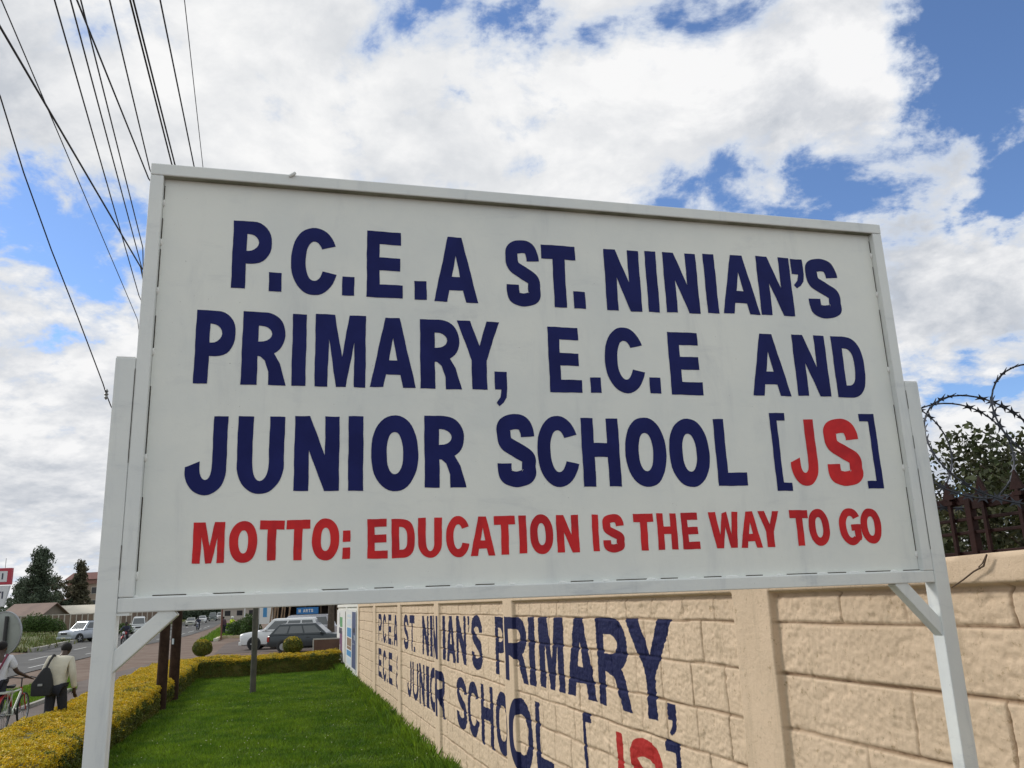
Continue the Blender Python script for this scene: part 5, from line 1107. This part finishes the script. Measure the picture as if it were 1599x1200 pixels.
MB().lathe([(.0, .09), (r_*.6, .07), (r_*.97, 0), (r_, -.03), (r_*.97, -.04), (0, -.02)], (0, .08, c[2]-g(ym_)), 'y', 40).build('disc', m_disc, mir, smooth=True)
MB().lathe([(r_*.98, -.05), (r_+.02, -.05), (r_+.02, .01), (r_*.98, .01), (r_*.98, -.05)], (0, .08, c[2]-g(ym_)), 'y', 40, False).build('rim', m_steel, mir)
MB().tube([(.14, -.02, -.2), (.14, -.02, c[2]-g(ym_)+.52)], .055).build('pole', m_trim, mir)
# posts by the island
def post(px, py0, py1, y, r_, m, label):
    a_, b_ = aty(px, py0, y), aty(px, py1, y); root = thing('marker_post', (a_[0], y, a_[2]), 0, label, 'post')
    mb = MB(); mb.tube([(0, 0, 0), (0, 0, b_[2]-a_[2])], r_, 8); mb.build('shaft', m, root); MB().lathe([(r_*1.4, 0), (r_*1.4, .08), (0, .14)], (0, 0, b_[2]-a_[2]), 'z', 10).build('cap', m, root)
post(345, 999, 940, 70, .07, mat('brown_post', (.16, .07, .05), .8), 'thin brown post at the corner of the painted kerb'); post(381, 984, 940, 82, .05, m_lens, 'thin white post behind the bushes on the verge island')
# shop shed behind the parked cars
ys_ = 72.; s0, s1 = aty(428, 960, ys_)[0], aty(560, 960, ys_)[0]; sh = thing('shop_shed', (s0, ys_, g(ys_)), 0, 'dark open-fronted shop shed behind the parked cars', 'building')
ww = s1-s0; zr = 2.75
m_shade = mat('shed_wall', (.10, .085, .075), .9, var=.3, vscale=.6); m_fascia = mat('pale_fascia', (.48, .46, .42), .8)
MB().box((0, 5, -.3), (ww, 5.2, zr)).build('back_wall', m_shade, sh); MB().box((0, 0, -.3), (.15, 5, zr)).build('side_wall', m_shade, sh); MB().box((ww-.15, 0, -.3), (ww, 5, zr)).build('side_wall', m_shade, sh)
MB().box((-.4, -1.4, zr), (ww+.4, 5.4, zr+.12)).build('roof', m_shade, sh); MB().box((-.4, -1.46, zr-.02), (ww+.4, -1.405, zr+.20)).build('fascia', m_fascia, sh)
for x in np.linspace(.3, ww-.3, 6): MB().tube([(x, -1.2, -.3), (x, -1.2, zr)], .06).build('post', m_twig, sh)
ss = aty(463, 959, 69.5); se = aty(497, 951, 69.5)
sgn = thing('shop_sign', (ss[0], 69.5, ss[2]), 0, 'blue shop sign with white lettering hung above the parked cars', 'sign')
sw_, shh = se[0]-ss[0], se[2]-ss[2]+.14; MB().box((0, 0, -.06), (sw_, .05, shh)).build('board', mat('sign_blue', (.02, .16, .42), .5), sgn)
mb = MB(); x = .16
for ch in 'M ARTS':
    if ch == ' ': x += .16; continue
    for outl, holes in glyph(ch, .17, .24): 
        loops = [outl]+holes; tri = tessellate_polygon([[Vector((u_, v_, 0)) for u_, v_ in l] for l in loops]); mb.poly([(x+u_, -.004, .10+v_) for l in loops for u_, v_ in l], tri)
    x += .21
mb.build('lettering', PC['white'], sgn)
bn_ = thing('banner', aty(404, 975, 66), 0, 'white and blue banner hanging left of the shop shed', 'banner'); MB().box((0, 0, 0), (.95, .03, 1.4)).build('cloth', PC['white'], bn_); MB().box((.3, -.006, .5), (.6, -.001, 1.3)).build('blue_stripe', PC['blue'], bn_); MB().tube([(0, .015, -1.7), (0, .015, 1.5)], .03).build('pole', m_steel, bn_)
tree('street_tree', (aty(517, 960, 54)[0], 54, g(54)), 7.5, 'street tree with dark brown trunk behind the end of the wall', rad=2.6, n=7000, leaf=.22, lmat=m_bush, limbs=30, trunk_r=.26, z_low=.5, shape='round', seed=21)
wb0 = aty(490, 1011, 33.5); wb1 = aty(532, 1011, 33.5)
lb_ = thing('low_board', (wb0[0], 33.5, wb0[2]-.35), 0, 'low brown board with a pale edge behind the far hedge', 'board'); MB().box((0, 0, 0), (wb1[0]-wb0[0], .05, .62)).build('board', mat('brown_board', (.16, .09, .065), .85, var=.3, vscale=2), lb_)
MB().box((-.03, -.01, .62), (wb1[0]-wb0[0], .06, .665)).build('edge_strip', m_fascia, lb_); MB().box((-.045, -.01, -.1), (0, .06, .62)).build('edge_strip', m_fascia, lb_)
st_ = aty(434, 968, 62); lg = thing('timber_stack', (st_[0]-.7, 62, g(62)), 0, 'stack of pale timber poles leaning beside the shop shed', 'timber')
for k_ in range(9): MB().tube([(k_*.17, 0, 0), (k_*.17+.15*math.sin(k_*2.), .9, 2.5+.15*math.sin(k_*5.))], .05, 7).build('timber_pole', mat('timber', (.26, .17, .10), .9, var=.3), lg)
